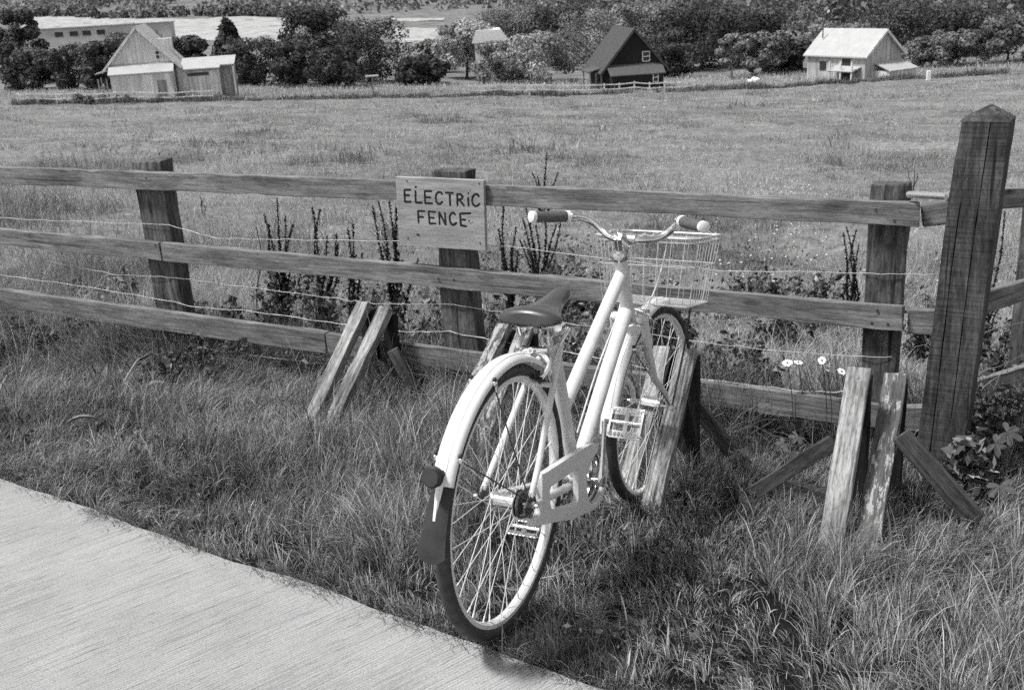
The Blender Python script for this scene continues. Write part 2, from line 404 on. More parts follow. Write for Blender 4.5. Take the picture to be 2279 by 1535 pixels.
# ------------------------------------------------------------------ grass blades
def blades(name, base, L, wid, ang, lean, tone, m, levels=4, parent=None, droop=None):
    """base Nx3; L length; ang = heading of the lean; lean 0..1"""
    n = len(base); d = np.stack([np.cos(ang), np.sin(ang), np.zeros(n)], 1)
    yaw = RNG.uniform(0, math.pi, n); sd_ = np.stack([np.cos(yaw), np.sin(yaw), np.zeros(n)], 1)
    V = []; t = np.linspace(0, 1, levels)
    dr = lean if droop is None else droop
    for k, tt in enumerate(t):
        hor = L * lean * (0.35 * tt + 0.75 * tt * tt)
        ver = L * (tt * np.sqrt(np.maximum(.08, 1 - (lean * .75) ** 2)) - 0.42 * dr * tt ** 3)
        c = base + d * hor[:, None] + np.array([0, 0, 1.0]) * ver[:, None]
        if k == levels - 1: V.append(c)
        else:
            ww = (wid * (1 - 0.55 * tt) / 2)[:, None] * sd_; V.append(c - ww); V.append(c + ww)
    q = len(V); V = np.stack(V, 1).reshape(-1, 3)
    T = []
    for k in range(levels - 2):
        a = 2 * k; T += [(a, a + 1, a + 3), (a, a + 3, a + 2)]
    a = 2 * (levels - 2); T.append((a, a + 1, a + 2))
    T = (np.arange(n)[:, None, None] * q + np.array(T)[None]).reshape(-1, 3)
    tn = np.repeat(tone, q)
    return np_mesh(name, V, T, m, tn, parent)
def in_view(x, y, z, margin=0.12):
    P = np.stack([x, y, z], 1) - CAM; zz = P @ FWD
    px = F_PX * (P @ RGT) / zz / PW; py = F_PX * (P @ UPV) / zz / PH
    return (zz > .3) & (np.abs(px) < .5 + margin) & (np.abs(py) < .5 + margin)
def blade_tone(x, y, n, base=.085, spread=.35, seed=40, straw=.05):
    t = base * (0.65 + 0.7 * fbm(x * 1.4, y * 1.4, seed)) * np.exp(RNG.normal(0, spread, n))
    st = RNG.random(n) < straw; t = np.where(st, RNG.uniform(.22, .42, n), t)
    return np.clip(t, .015, .5)
FOOT = []      # footprints kept clear of blades: (centre, radius)

def bank_grass():
    n_t = 11500; u = RNG.uniform(-4.6, 3.4, n_t); s = RNG.uniform(1.7, 4.3, n_t); k = s > edge_s(u) - .02; u, s = u[k], s[k]; n_t = len(u)
    x = UV[0] * u + NV[0] * s; y = UV[1] * u + NV[1] * s
    k = in_view(x, y, hgt(x, y), .25); x, y, s = x[k], y[k], s[k]; n_t = len(x)
    big = fbm(x * 2.0 + 9, y * 2.0, 33); fine = vn(x * 7, y * 7, 35)
    tl = np.exp(RNG.normal(0, .25, n_t)) * .92 * (0.040 + 0.062 * _smooth(.32, .72, big) + .022 * fine) * (0.55 + .45 * _smooth(0, .45, s - edge_s(x * UV[0] + y * UV[1]))) * (1 + .5 * _smooth(2.9, 3.9, s))
    ta = 2 * math.pi * (fbm(x * .9, y * .9, 51) * 1.6) + 2.4 + RNG.normal(0, .8, n_t)
    tln = 0.12 + .62 * vn(x * 2.3, y * 2.3, 55); tt_ = np.exp(RNG.normal(0, .28, n_t))
    per = 30; idx = np.repeat(np.arange(n_t), per); n = len(idx)
    ra = RNG.uniform(0, 2 * math.pi, n); rr = np.abs(RNG.normal(0, .026, n))
    bx = x[idx] + np.cos(ra) * rr; by = y[idx] + np.sin(ra) * rr
    ss = bx * NV[0] + by * NV[1]; uu = bx * UV[0] + by * UV[1]
    ok = ss > edge_s(uu) - .045 + .06 * vn(uu * 9, uu * 0, 77)
    bx, by, idx, ra, rr = bx[ok], by[ok], idx[ok], ra[ok], rr[ok]; n = len(bx)
    vx = np.cos(ta[idx]) * tln[idx] + np.cos(ra) * rr / .03 * .36 + RNG.normal(0, .24, n)
    vy = np.sin(ta[idx]) * tln[idx] + np.sin(ra) * rr / .03 * .36 + RNG.normal(0, .24, n)
    ang = np.arctan2(vy, vx); lean = np.clip(np.hypot(vx, vy), .05, 1.1)
    L = tl[idx] * np.exp(RNG.normal(0, .32, n))
    bz = hgt(bx, by) - .008
    tone = np.clip(blade_tone(bx, by, n, .175, .85, straw=.12) * tt_[idx], .012, .6)
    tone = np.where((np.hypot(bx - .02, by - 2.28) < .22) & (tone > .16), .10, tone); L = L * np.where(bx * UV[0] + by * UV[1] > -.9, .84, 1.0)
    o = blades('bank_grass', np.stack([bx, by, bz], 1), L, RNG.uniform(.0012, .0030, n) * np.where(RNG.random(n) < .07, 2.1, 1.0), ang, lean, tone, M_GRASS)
    tag(o, 'long uncut grass on the bank between path and fence', 'grass', kind='stuff')
bank_grass()
def field_grass():
    B = []; Ls = []; Ws = []; Tn = []
    for (d0, d1, nt_, per, Lb, wb, cl) in ((4.0, 9, 13000, 12, .17, .0036, .05), (9, 22, 12000, 10, .15, .007, .08), (22, 50, 11000, 7, .13, .016, .14), (50, 104, 12000, 6, .16, .03, .25)):
        y = d0 + (d1 - d0) * RNG.random(nt_) ** .8; hw = .56 * y + 1
        x = RNG.uniform(-1, 1, nt_) * hw
        s = x * NV[0] + y * NV[1]; k = (s > 4.0) & (y < 103); x, y = x[k], y[k]
        k = in_view(x, y, hgt(x, y), .12); x, y = x[k], y[k]
        tf = fbm(x * 1.0, y * .8, 63) ; big = fbm(x * .25, y * .16, 61)
        dk = _smooth(.55, .66, fbm(x * .55, y * .33, 66)) * (RNG.random(len(x)) < .8)
        tl = Lb * (.35 + 1.15 * _smooth(.45, .8, tf)) * (.7 + .6 * big) * (1 + .9 * dk)
        idx = np.repeat(np.arange(len(x)), per); n = len(idx)
        bx = x[idx] + RNG.normal(0, cl, n); by = y[idx] + RNG.normal(0, cl, n)
        s = bx * NV[0] + by * NV[1]; ok = s > 4.05; bx, by, idx = bx[ok], by[ok], idx[ok]; n = len(bx)
        B.append(np.stack([bx, by, hgt(bx, by) - .012], 1)); Ls.append(tl[idx] * np.exp(RNG.normal(0, .35, n)))
        Ws.append(np.full(n, wb) * RNG.uniform(.6, 1.3, n))
        tt = .46 * (.35 + .75 * fbm(bx * .5, by * .35, 71) + .45 * fbm(bx * .11, by * .07, 73)) * np.exp(RNG.normal(0, .38, n)) * (1 - .6 * dk[idx])
        tt = np.where(RNG.random(n) < .05, RNG.uniform(.25, .45, n), tt); Tn.append(np.clip(tt, .03, .5))
    B = np.concatenate(B); L = np.concatenate(Ls); Wd = np.concatenate(Ws); tn = np.concatenate(Tn); n = len(B)
    o = blades('pasture_grass', B, L, Wd, RNG.uniform(0, 6.28, n), RNG.uniform(.15, .95, n), tn, M_GRASS, levels=3)
    tag(o, 'tufted pasture grass over the field', 'grass', kind='stuff')
field_grass()
def rank_grass():
    # pale ungrazed grass beyond the far fence and the taller growth along the near fence
    n = 26000; y = RNG.uniform(99.5, 118, n); x = RNG.uniform(-.55, .56, n) * y
    bz = hgt(x, y) - .05; L = (.20 + .42 * fbm(x * .2, y * .3, 81)) * np.exp(RNG.normal(0, .25, n))
    L = L * np.where(y < 101, .7, 1)
    o = blades('rough_grass', np.stack([x, y, bz], 1), L, RNG.uniform(.035, .075, n), RNG.uniform(0, 6.28, n), RNG.uniform(.05, .6, n),
               np.clip(RNG.normal(.52, .10, n) * (.6 + .7 * fbm(x * .12, y * .2, 83)), .06, .6), M_GRASS, levels=3)
    tag(o, 'strip of tall pale grass in front of the houses', 'grass', kind='stuff')
    n = 52000; u = RNG.uniform(-4.6, 3.2, n); s = 4.0 + np.abs(RNG.normal(0, .45, n))
    x = UV[0] * u + NV[0] * s; y = UV[1] * u + NV[1] * s
    k = fbm(x * 1.6, y * 1.6, 91) > .44; x, y = x[k], y[k]; n = len(x)
    L = RNG.uniform(.10, .46, n) * (.45 + .9 * fbm(x * 1.7, y * 1.7, 93))
    o = blades('fence_grass', np.stack([x, y, hgt(x, y) - .02], 1), L, RNG.uniform(.002, .0045, n), RNG.uniform(0, 6.28, n), RNG.uniform(.1, .95, n),
               blade_tone(x, y, n, .13, .7, 95, .14), M_GRASS)
    tag(o, 'tall rank grass along the foot of the fence', 'grass', kind='stuff')
rank_grass()

# ------------------------------------------------------------------ leaf clouds
def leaf_cloud(centres, radii, count, size, tone, name, parent=None, spread=.25, squash=1.0, shell=.55, origin=(0, 0, 0), mat_=None, long=1.5):
    centres = np.asarray(centres, float); radii = np.asarray(radii, float)
    if radii.ndim == 1: radii = np.repeat(radii[:, None], 3, 1)
    w = radii.prod(1) ** (2 / 3); idx = RNG.choice(len(centres), count, p=w / w.sum())
    d = RNG.normal(0, 1, (count, 3)); d /= np.linalg.norm(d, axis=1)[:, None]
    r = shell + (1.05 - shell) * RNG.random(count) ** .6
    P = centres[idx] + d * radii[idx] * r[:, None] * np.array([1, 1, squash])
    nn = d * 1.0 + RNG.normal(0, .42, (count, 3)) + np.array([0, 0, .30]); nn /= np.linalg.norm(nn, axis=1)[:, None]
    a = np.cross(nn, RNG.normal(0, 1, (count, 3))); a /= np.linalg.norm(a, axis=1)[:, None]; b = np.cross(nn, a)
    sz = size * np.exp(RNG.normal(0, .3, count))[:, None]
    V = np.stack([P - a * sz * long * .5, P + b * sz * .5 + nn * sz * .1, P + a * sz * long * .5, P - b * sz * .5 + nn * sz * .1], 1).reshape(-1, 3)
    V = V - np.asarray(origin)
    T = np.arange(count * 4).reshape(-1, 4)
    ltone = RNG.uniform(.62, 1.38, len(centres))[idx]
    tn = np.clip(tone * ltone * np.exp(RNG.normal(0, spread, count)), .01, .6)
    return np_mesh(name, V, T, mat_ or M_LEAF, np.repeat(tn, 4), parent)

TREE_N = [0]
def tree(kind, label, cat, px, ytop, hw, Y, tone, group=None, base=None, leaf=.165, count=None, conif=False, birch=False, bare=.18):
    """px centre, ytop = photo row of its top, hw = half width in photo pixels, Y = distance"""
    TREE_N[0] += 1; rs = np.random.default_rng(100 + TREE_N[0])
    if kind == 'bush': bare = 0.0; hw *= 1.12
    elif not conif and not birch: hw *= 1.22; bare = min(bare, .08)
    top = at_y((px, ytop), Y); sc = (Y * FWD[1] + 10 * .32) / F_PX
    x = top[0]; zb = float(hgt(x, Y)) - .1; H = top[2] - zb; R = hw * sc
    t = thing(kind, label, cat, (x, Y, zb), group=group)
    mbt = MB(); tr = max(.07, .028 * H)
    mbt.tube([(0, 0, -.2), (.02 * H, 0, .25 * H), (-.01 * H, 0.02 * H, .55 * H), (.02 * H, 0, .86 * H)], [tr, tr * .8, tr * .5, tr * .15], 7)
    for k in range(6):
        a = rs.uniform(0, 6.28); z0 = rs.uniform(.25, .6) * H; l = R * rs.uniform(.5, .85)
        mbt.tube([(0, 0, z0), (math.cos(a) * l * .5, math.sin(a) * l * .5, z0 + .12 * H), (math.cos(a) * l, math.sin(a) * l, z0 + .2 * H)], [tr * .45, tr * .3, tr * .1], 5)
    mbt.build('trunk', M_BIRCH if birch else M_BARK, t, True)
    C = []; Rd = []
    if conif:
        for k in range(90):
            f = rs.uniform(0.05, 1); rr = R * (1 - f) * 1.0 + .22; a = rs.uniform(0, 6.28)
            C.append((math.cos(a) * rr * .7, math.sin(a) * rr * .7, (.08 + .9 * f) * H)); Rd.append((rr * .5 + .16,) * 3)
    else:
        nl = 34
        for k in range(nl):
            a = rs.uniform(0, 6.28); f = rs.random() ** .8
            zf = bare + (1 - bare) * f; prof = math.sqrt(max(.06, 1 - ((zf - .55) / .52) ** 2)) if zf > .55 else .72 + .28 * (zf - bare) / (.56 - bare)
            q = R * prof * rs.uniform(.45, .92); lr = R * rs.uniform(.16, .34)
            lr = min(lr, .24 * H)
            C.append((math.cos(a) * q, math.sin(a) * q, min(zf * H, H - lr * .8))); Rd.append((lr, lr, lr * rs.uniform(.7, 1.0)))
        C.append((0, 0, H * .5)); Rd.append((R * .42, R * .42, H * .3))
        C.append((rs.uniform(-.15, .15) * R, 0, H - .2 * R)); Rd.append((R * .28, R * .28, R * .25))
    cnt = count or int(np.clip(3500 + 240 * R * H, 3500, 17000))
    leaf_cloud(C, Rd, cnt, leaf * rs.uniform(.8, 1.35), tone, 'crown', t, spread=.28, shell=rs.uniform(.3, .6), long=rs.uniform(1.2, 2.0))
    return t

# trees and bushes: (kind, label, category, px, ytop, half width, distance, tone)
TG = 'trees and bushes behind the houses'
TR = [
 ('tree', 'dark tree cut by the left edge of the view', 'tree', 20, 22, 48, 132, .075, {}),
 ('bush', 'rounded dark bush at the far left below the long low building', 'bush', 62, 108, 62, 122, .10, {}),
 ('bush', 'dark bush between the leftmost bush and the pale gabled house', 'bush', 150, 100, 60, 120, .085, {}),
 ('bush', 'low dark bush touching the left lean-to of the pale gabled house', 'bush', 222, 92, 52, 118, .08, {}),
 ('tree', 'bushy tree rising behind the ridge of the pale gabled house', 'tree', 300, 66, 62, 128, .10, {}),
 ('bush', 'dense bush directly behind the dormer of the pale gabled house', 'bush', 405, 82, 52, 122, .08, {}),
 ('conifer_tree', 'pointed conifer standing above the flat roofed shed', 'tree', 502, 42, 48, 124, .07, dict(conif=True, leaf=.3)),
 ('bush', 'broad hedge-like bush just right of the flat roofed shed', 'bush', 575, 82, 66, 119, .085, {}),
 ('bush', 'bush under the left side of the tall dark oak', 'bush', 640, 92, 50, 117, .075, {}),
 ('oak_tree', 'tall dark oak at the right end of the pale stubble field', 'tree', 690, 14, 74, 128, .075, {}),
 ('oak_tree', 'wide dark oak right of the tallest one, above the bird table', 'tree', 812, 40, 80, 122, .085, {}),
 ('bush', 'dark bush at the foot of the two oaks', 'bush', 745, 105, 60, 115, .07, {}),
 ('bush', 'low very dark bush below the small pale field', 'bush', 935, 128, 62, 118, .055, {}),
 ('bush', 'grey bush behind the low very dark one', 'bush', 955, 88, 48, 136, .14, {}),
 ('ash_tree', 'pale airy tree left of the half-hidden white roof', 'tree', 1030, 44, 60, 124, .19, {}),
 ('bush', 'mid grey bush below the half-hidden white roof', 'bush', 1105, 92, 52, 119, .13, {}),
 ('maple_tree', 'light grey rounded tree left of the dark house', 'tree', 1195, 72, 72, 117, .18, {}),
 ('tree', 'tall tree behind the white roof', 'tree', 1125, 14, 80, 150, .11, {}),
 ('tree', 'tall tree behind the light grey rounded one', 'tree', 1235, 12, 84, 146, .10, {}),
 ('tree', 'pale topped tree left of the ridge of the dark house', 'tree', 1315, 22, 66, 134, .15, {}),
 ('tree', 'broad tree rising straight behind the dark house', 'tree', 1420, 6, 84, 140, .11, {}),
 ('bush', 'dark bush filling the gap at the right wall of the dark house', 'bush', 1500, 96, 46, 118, .065, {}),
 ('oak_tree', 'large dark oak right of the dark house', 'tree', 1560, 10, 96, 128, .07, {}),
 ('tree', 'dark tree between the large oak and the poplar', 'tree', 1665, 22, 80, 132, .08, {}),
 ('birch_tree', 'slim young birch with a pale stem', 'tree', 1628, 76, 34, 112, .17, dict(birch=True, bare=.3)),
 ('poplar_tree', 'light grey bushy poplar beside the slim birch', 'tree', 1705, 70, 46, 115, .15, {}),
 ('bush', 'dark bush at the left corner of the pale roofed barn', 'bush', 1768, 92, 42, 118, .065, {}),
 ('tree', 'pale tree behind the ridge of the pale roofed barn', 'tree', 1850, 52, 60, 150, .15, {}),
 ('oak_tree', 'big dark oak behind the gable of the pale roofed barn', 'tree', 2030, 8, 96, 126, .07, {}),
 ('tree', 'grey bushy tree right of the barn lean-to', 'tree', 2075, 82, 52, 112, .115, {}),
 ('tree', 'second grey bushy tree right of the barn lean-to, taller', 'tree', 2140, 68, 54, 111, .125, {}),
 ('tree', 'dark tree above the two grey bushy trees on the right', 'tree', 2160, 10, 80, 124, .08, {}),
 ('tree', 'tree cut by the right edge of the view', 'tree', 2250, 34, 66, 110, .11, {}),
]
for (k, lb, c, px, yt, hw, Y, tn, kw) in TR:
    tree(k, lb, c, px, yt, hw, Y, min(.34, tn * (1.75 if px < 1600 else 1.25) if tn > .105 else tn * .9), TG, **kw)
# far hedges and woods
def hedge(name, label, pts, h, tone, n, leaf=1.0, wdt=3.0):
    C = []; Rd = []
    for (a, b) in zip(pts[:-1], pts[1:]):
        a = np.array(a, float); b = np.array(b, float); m = max(2, int(np.linalg.norm(b - a) / (h * .8)))
        for i in range(m):
            p = a + (b - a) * (i + RNG.random() * .8) / m; hh = h * RNG.uniform(.55, 1.25)
            C.append((p[0], p[1] + RNG.normal(0, wdt * .3), float(hgt(p[0], p[1])) + hh * .4)); Rd.append((hh * .6, wdt * .5, hh * .65))
    o = leaf_cloud(C, Rd, n, leaf, tone, name, None, .3, shell=.5)
    tag(o, label, 'hedge', kind='stuff'); return o
def fl_(px, Y): P = at_y((px, 200), Y); return (P[0], Y)
def dark_strip():
    n = 30000; px = RNG.uniform(20, 2240, n); Y = RNG.uniform(97.6, 99.8, n); x = np.array([at_y((p, 200), y)[0] for p, y in zip(px, Y)])
    k = fbm(x * .35, Y * .5, 141) > np.where((px > 1130) & (px < 1480), .58, .30); x, Y = x[k], Y[k]; n = len(x)
    L = (.18 + .75 * fbm(x * .6, Y * .3, 143) ** 1.6) * np.exp(RNG.normal(0, .3, n))
    o = blades('field_edge_growth', np.stack([x, Y, hgt(x, Y) - .03], 1), L, RNG.uniform(.03, .07, n), RNG.uniform(0, 6.28, n), RNG.uniform(.1, .8, n), np.clip(.13 * np.exp(RNG.normal(0, .5, n)) * (.6 + .8 * fbm(x * .3, Y, 145)), .02, .4), M_GRASS, levels=3)
    tag(o, 'dark ragged growth along the far edge of the field', 'grass', kind='stuff')
dark_strip()
hedge('field_hedge', 'dark ragged growth along the far fence in front of the pale gabled house', [fl_(135, 98.7), fl_(200, 98.6), fl_(290, 98.7)], .7, .12, 3500, .13, 1.2)
def fpt(q, Y): p = at_y(q, Y); return (p[0], Y)
M_STUB = ground_mat('pale_stubble', .36, .52, .15)
def sheet(name, label, quad, Y):
    """flat field on the ground: four (px, distance) corners"""
    P = []
    nx, ny = 24, 10
    for j in range(ny + 1):
        for i in range(nx + 1):
            t = i / nx; v = j / ny
            qx = (quad[0][0] * (1 - t) + quad[1][0] * t) * (1 - v) + (quad[3][0] * (1 - t) + quad[2][0] * t) * v
            qy = (quad[0][1] * (1 - t) + quad[1][1] * t) * (1 - v) + (quad[3][1] * (1 - t) + quad[2][1] * t) * v
            P.append((qx, qy, float(hgt(qx, qy)) + .08))
    i = (np.arange(ny)[:, None] * (nx + 1) + np.arange(nx)[None]).ravel()
    o = np_mesh(name, np.array(P), np.stack([i, i + 1, i + nx + 2, i + nx + 1], 1), M_STUB)
    tag(o, label, 'field', kind='structure')
def gq(px, py):
    P = ground((px, py)); return (P[0], P[1])
sheet('stubble_field', 'bright stubble field on the far slope', [gq(60, 94), gq(640, 94), gq(650, 40), gq(40, 34)], 0)
sheet('stubble_field', 'small pale field between the trees', [gq(872, 96), gq(985, 96), gq(975, 62), gq(880, 62)], 0)
sheet('stubble_field', 'pale field left of the barn roof', [gq(1780, 76), gq(1900, 82), gq(1900, 62), gq(1780, 60)], 0)
sheet('stubble_field', 'narrow pale strip high on the hill', [gq(880, 47), gq(985, 46), gq(990, 40), gq(870, 41)], 0)
hedge('hedgerow', 'hedgerow behind the bright stubble field', [gq(30, 38), gq(300, 41), gq(460, 36), gq(640, 40)], 4, .11, 5000, .8, 6)
def woods():
    C = []; Rd = []
    for k in range(420):
        x = RNG.uniform(-700, 900); y = RNG.uniform(620, 1500)
        if x < 0.1 * y and RNG.random() < .35: continue
        h = RNG.uniform(6, 15); C.append((x, y, float(hgt(x, y)) + h * .45)); Rd.append((h * .7, h * .7, h * .6))
    for k in range(300):
        y = RNG.uniform(470, 640); x = y * RNG.uniform(-.6, .12); h = RNG.uniform(3, 8)
        C.append((x, y, float(hgt(x, y)) + h * .4)); Rd.append((h * 1.1, h * .7, h * .55))
    for k in range(110):
        y = RNG.uniform(390, 640); x = y * RNG.uniform(-.22, .02); h = RNG.uniform(3, 8); C.append((x, y, float(hgt(x, y)) + h * .4)); Rd.append((h * 1.0, h * .7, h * .6))
    o = leaf_cloud(C, Rd, 70000, 1.0, .15, 'woodland', None, .3, shell=.5)
    tag(o, 'wooded hillside far behind the houses', 'woodland', kind='stuff')
    C = []; Rd = []
    for k in range(260):
        y = RNG.uniform(160, 330); x = y * RNG.uniform(.03, .6)
        h = RNG.uniform(5, 11)
        for q in range(3):
            C.append((x + RNG.normal(0, h * .3), y, float(hgt(x, y)) + h * RNG.uniform(.25, .75))); Rd.append((h * .34, h * .34, h * .3))
    o = leaf_cloud(C, Rd, 75000, .45, .14, 'woodland', None, .3, shell=.5)
    tag(o, 'wood closing the view behind the dark house and the barn', 'woodland', kind='stuff')
woods()

# ================================================================== HOUSES
def wallmat(name, lo, hi, boards=5.5):
    m, nt, b = mat(name, 0.9, 0.15)
    n1 = N(nt, 'ShaderNodeTexNoise', Scale=1.0, Detail=5.0, Roughness=.7); nt.links.new(coords(nt, (boards, boards, .25)), n1.inputs['Vector'])
    n2 = N(nt, 'ShaderNodeTexNoise', Scale=1.0, Detail=4.0); nt.links.new(coords(nt, (.8, .8, .6)), n2.inputs['Vector'])
    c = mul(nt, ramp(nt, n1.outputs[0], [(.3, lo), (.45, (lo + hi) / 2), (.62, hi)]), ramp(nt, n2.outputs[0], [(.3, .72), (.65, 1.0)]))
    nt.links.new(c, b.inputs['Base Color']); return m
M_WPALE = wallmat('pale_board_wall', .42, .88); M_WGREY = wallmat('grey_board_wall', .16, .42, 4.5); M_WDARK = wallmat('dark_board_wall', .018, .034)
M_BARN = wallmat('striped_barn_wall', .16, .60, 4.5); M_RPALE = flat('pale_sheet_roof', .42, .6, .3, var=.12, scale=1.2); M_RDARK = flat('dark_tile_roof', .075, .8, .2, var=.35, scale=6, bump=.3)
M_DOOR = flat('dark_opening', .03, .7); M_RGREY = flat('grey_tile_roof', .10, .8, .2, var=.3, scale=6, bump=.3)
def gable_house(name, label, cat, loc, yaw, w, dep, eave, ridge, wm, rm, over=.35, fover=.3, th=.12):
    t = thing(name, label, cat, loc, (0, 0, yaw))
    m = MB(); m.prism([(-w / 2, -1.2), (w / 2, -1.2), (w / 2, eave), (0, ridge), (-w / 2, eave)], (0, 0, 0), (1, 0, 0), (0, 0, 1), (0, 1, 0), dep)
    m.build('wall', wm, t)
    m = MB(); k = (ridge - eave) / (w / 2); xo = w / 2 + over; n = np.array([k, 0, 1]) / math.hypot(k, 1)
    for sgn in (-1, 1):
        e = .02
        P = [(0.0, ridge + e), (sgn * xo, ridge - k * xo + e), (sgn * xo, ridge - k * xo + th + e), (0.0, ridge + th * 1.15 + e)]
        if sgn < 0: P = P[::-1]
        m.prism(P, (0, -fover, 0), (1, 0, 0), (0, 0, 1), (0, 1, 0), dep + fover * 2)
    r = m.build('roof', rm, t)
    # barge boards along the front verge
    m = MB()
    for sgn in (-1, 1):
        m.bar((0, -fover - .03, ridge + .02), (sgn * xo, -fover - .03, ridge - k * xo + .02), .2, .05)
    m.build('barge_board', M_WPALE if rm is M_RPALE else M_RDARK, t)
    return t, r
def leanto(t, x0, x1, y0, depth, h0, h1, wm, rm, over=.2, wall=True):
    """against the plane y=y0, sloping down towards -y"""
    if wall:
        m = MB(); m.prism([(x0 + .04, -1.2), (x1 - .04, -1.2), (x1 - .04, h0), (x0 + .04, h0)], (0, y0 - depth, 0), (1, 0, 0), (0, 0, 1), (0, 1, 0), depth - .01)
        m.build('lean_to', wm, t)
    m = MB(); d = depth + over; sl = (h1 - h0) / depth
    P = [(y0 - .004, h1 + .02), (y0 - d, h1 + .02 - sl * d), (y0 - d, h1 + .11 - sl * d), (y0 - .004, h1 + .13)]
    m.prism(P, (x0 - over, 0, 0), (0, 1, 0), (0, 0, 1), (1, 0, 0), x1 - x0 + 2 * over)
    m.build('lean_to_roof', rm, t)
def window(t, x, y, z, w, h, fm=None, facing=(0, -1)):
    m = MB(); f = .07
    for dx in (-1, 1): m.box((x + dx * (w / 2 - f / 2), y - .03, z), (f, .06, h))
    for dz in (-1, 0, 1): m.box((x, y - .031, z + dz * (h / 2 - f / 2)), (w - 2 * f - .002, .055, f))
    fr = m.build('window', fm or M_WHITE, t)
    MB().box((x, y - .012, z), (w - .02, .02, h - .02)).build('pane', M_GLASS, fr)
def door(t, x, y, w, h, m_):
    d = MB().box((x, y - .02, h / 2), (w, .04, h)).build('door', m_, t); MB().ball((x + w * .36, y - .06, h * .5), .05, 6).build('handle', M_STEEL, d)
def hbase(px, Y):
    P = at_y((px, 200), Y); return (P[0], Y, float(hgt(P[0], Y)))
def hz(px, py, Y):
    P = at_y((px, py), Y); return P[2]

Lb = hbase(323, 102.5)
Lh = lambda py: hz(323, py, 102.5) - Lb[2]
t, r = gable_house('gabled_house', 'pale boarded house with a steep gable and a lean-to across its front', 'house', Lb, math.radians(10), 5.5, 7.0, Lh(136), Lh(60), M_WPALE, M_RPALE, .75)
leanto(t, -2.75, 2.75, 0, 1.3, Lh(161), Lh(143), M_WPALE, M_RPALE, .12)
window(t, 1.55, 0, Lh(124), .45, .8); door(t, 1.7, -1.3, .8, 1.7, M_WGREY)
m = MB(); m.box((1.9, 4.2, Lh(112)), (1.3, 1.2, 1.6)); m.build('dormer', M_WPALE, t)
m = MB(); m.bar((-2.75, .6, Lh(150)), (-4.1, .6, Lh(158)), 2.0, .09, (0, 1, 0)); m.build('porch_roof', M_RPALE, t)
for x, y in ((-3.95, -.3), (-3.95, 1.5), (-3.2, -.3)): MB().box((x, y, 1.0), (.12, .12, 2.1)).build('porch_post', M_WGREY, t)
MB().cyl((-.1, .1, Lh(62)), (-.1, .1, Lh(48)), .03, 6).build('finial', M_STEEL, t)
Sb = hbase(468, 103.5); sh = lambda py: hz(468, py, 103.5) - Sb[2]
t = thing('garden_shed', 'flat roofed pale shed right of the pale gabled house', 'shed', Sb, (0, 0, math.radians(8)))
MB().prism([(-2.35, -1), (1.0, -1), (1.0, sh(155)), (-2.35, sh(155))], (0, 0, 0), (1, 0, 0), (0, 0, 1), (0, 1, 0), 2.6).build('wall', M_WPALE, t)
MB().prism([(1.02, -1), (2.3, -1), (2.3, sh(150)), (1.02, sh(150))], (0, .7, 0), (1, 0, 0), (0, 0, 1), (0, 1, 0), 1.9).build('side_bay', M_WGREY, t)
m = MB(); m.prism([(-.35, sh(153)), (2.8, sh(131)), (2.8, sh(129)), (-.35, sh(150))], (-2.5, 0, 0), (0, 1, 0), (0, 0, 1), (1, 0, 0), 3.62)
m.prism([(.2, sh(148)), (2.8, sh(131) + .01), (2.8, sh(129) + .01), (.2, sh(145))], (1.121, 0, 0), (0, 1, 0), (0, 0, 1), (1, 0, 0), 1.32); m.build('roof', M_RPALE, t)
MB().box((2.28, .25, sh(150) / 2), (.14, .14, sh(150))).build('post', M_WPALE, t)
MB().box((-.9, -.03, sh(163)), (1.9, .04, .28)).build('window', M_GLASS, t); door(t, 1.65, .68, .8, 1.75, M_WGREY)

Mb_ = hbase(1412, 104); mh = lambda py: hz(1412, py, 104) - Mb_[2]
t, r = gable_house('gabled_house', 'dark boarded house with a dark roof and one small white window in its gable', 'house', Mb_, math.radians(8), 5.1, 7.2, mh(140), mh(66), M_WDARK, M_RDARK, .75)
leanto(t, -2.5, 2.5, 0, 1.2, mh(163), mh(145), M_WDARK, M_RGREY, .15)
window(t, 1.15, 0, mh(127), .75, .95); window(t, 1.7, -1.2, mh(172), .55, .9)
m = MB(); m.bar((-2.55, 2.6, mh(147)), (-4.2, 2.6, mh(157)), 3.2, .09, (0, 1, 0)); m.build('porch_roof', M_RGREY, t)
for x, y in ((-4.0, 1.2), (-4.0, 4.0), (-2.9, 1.2), (-3.4, 1.2)): MB().box((x, y, .8), (.14, .14, 1.7)).build('porch_post', M_WGREY, t)
MB().box((-3.4, 1.25, .45), (1.2, .06, .5)).build('porch_panel', M_WGREY, t)

Rb = hbase(1962, 102.5); rh = lambda py: hz(1962, py, 102.5) - Rb[2]
t, r = gable_house('gabled_house', 'boarded barn with a broad pale roof and grey striped gable', 'barn', Rb, math.radians(31.5), 4.9, 7.0, rh(119), rh(68), M_BARN, M_RPALE, .30)
leanto(t, -1.2, 2.5, 0, 1.8, rh(155), rh(139), M_WPALE, M_RPALE, .12)
m = MB(); m.bar((-2.45, 1.9, rh(144)), (-3.7, 1.9, rh(153)), 3.0, .09, (0, 1, 0)); m.build('porch_roof', M_RPALE, t)
for y in (.6, 1.9, 3.2): MB().box((-3.55, y, .85), (.13, .13, 1.85)).build('porch_post', M_WPALE, t)
MB().box((-2.47, 2.2, .95), (.05, 1.0, 1.9)).build('door', M_DOOR, t); MB().box((-2.48, 5.0, 1.2), (.06, .8, .8)).build('window', M_GLASS, t)
MB().cyl((-1.2, 6.3, rh(85)), (-1.2, 6.3, rh(50)), .06, 8).build('stove_pipe', M_STEEL, t)

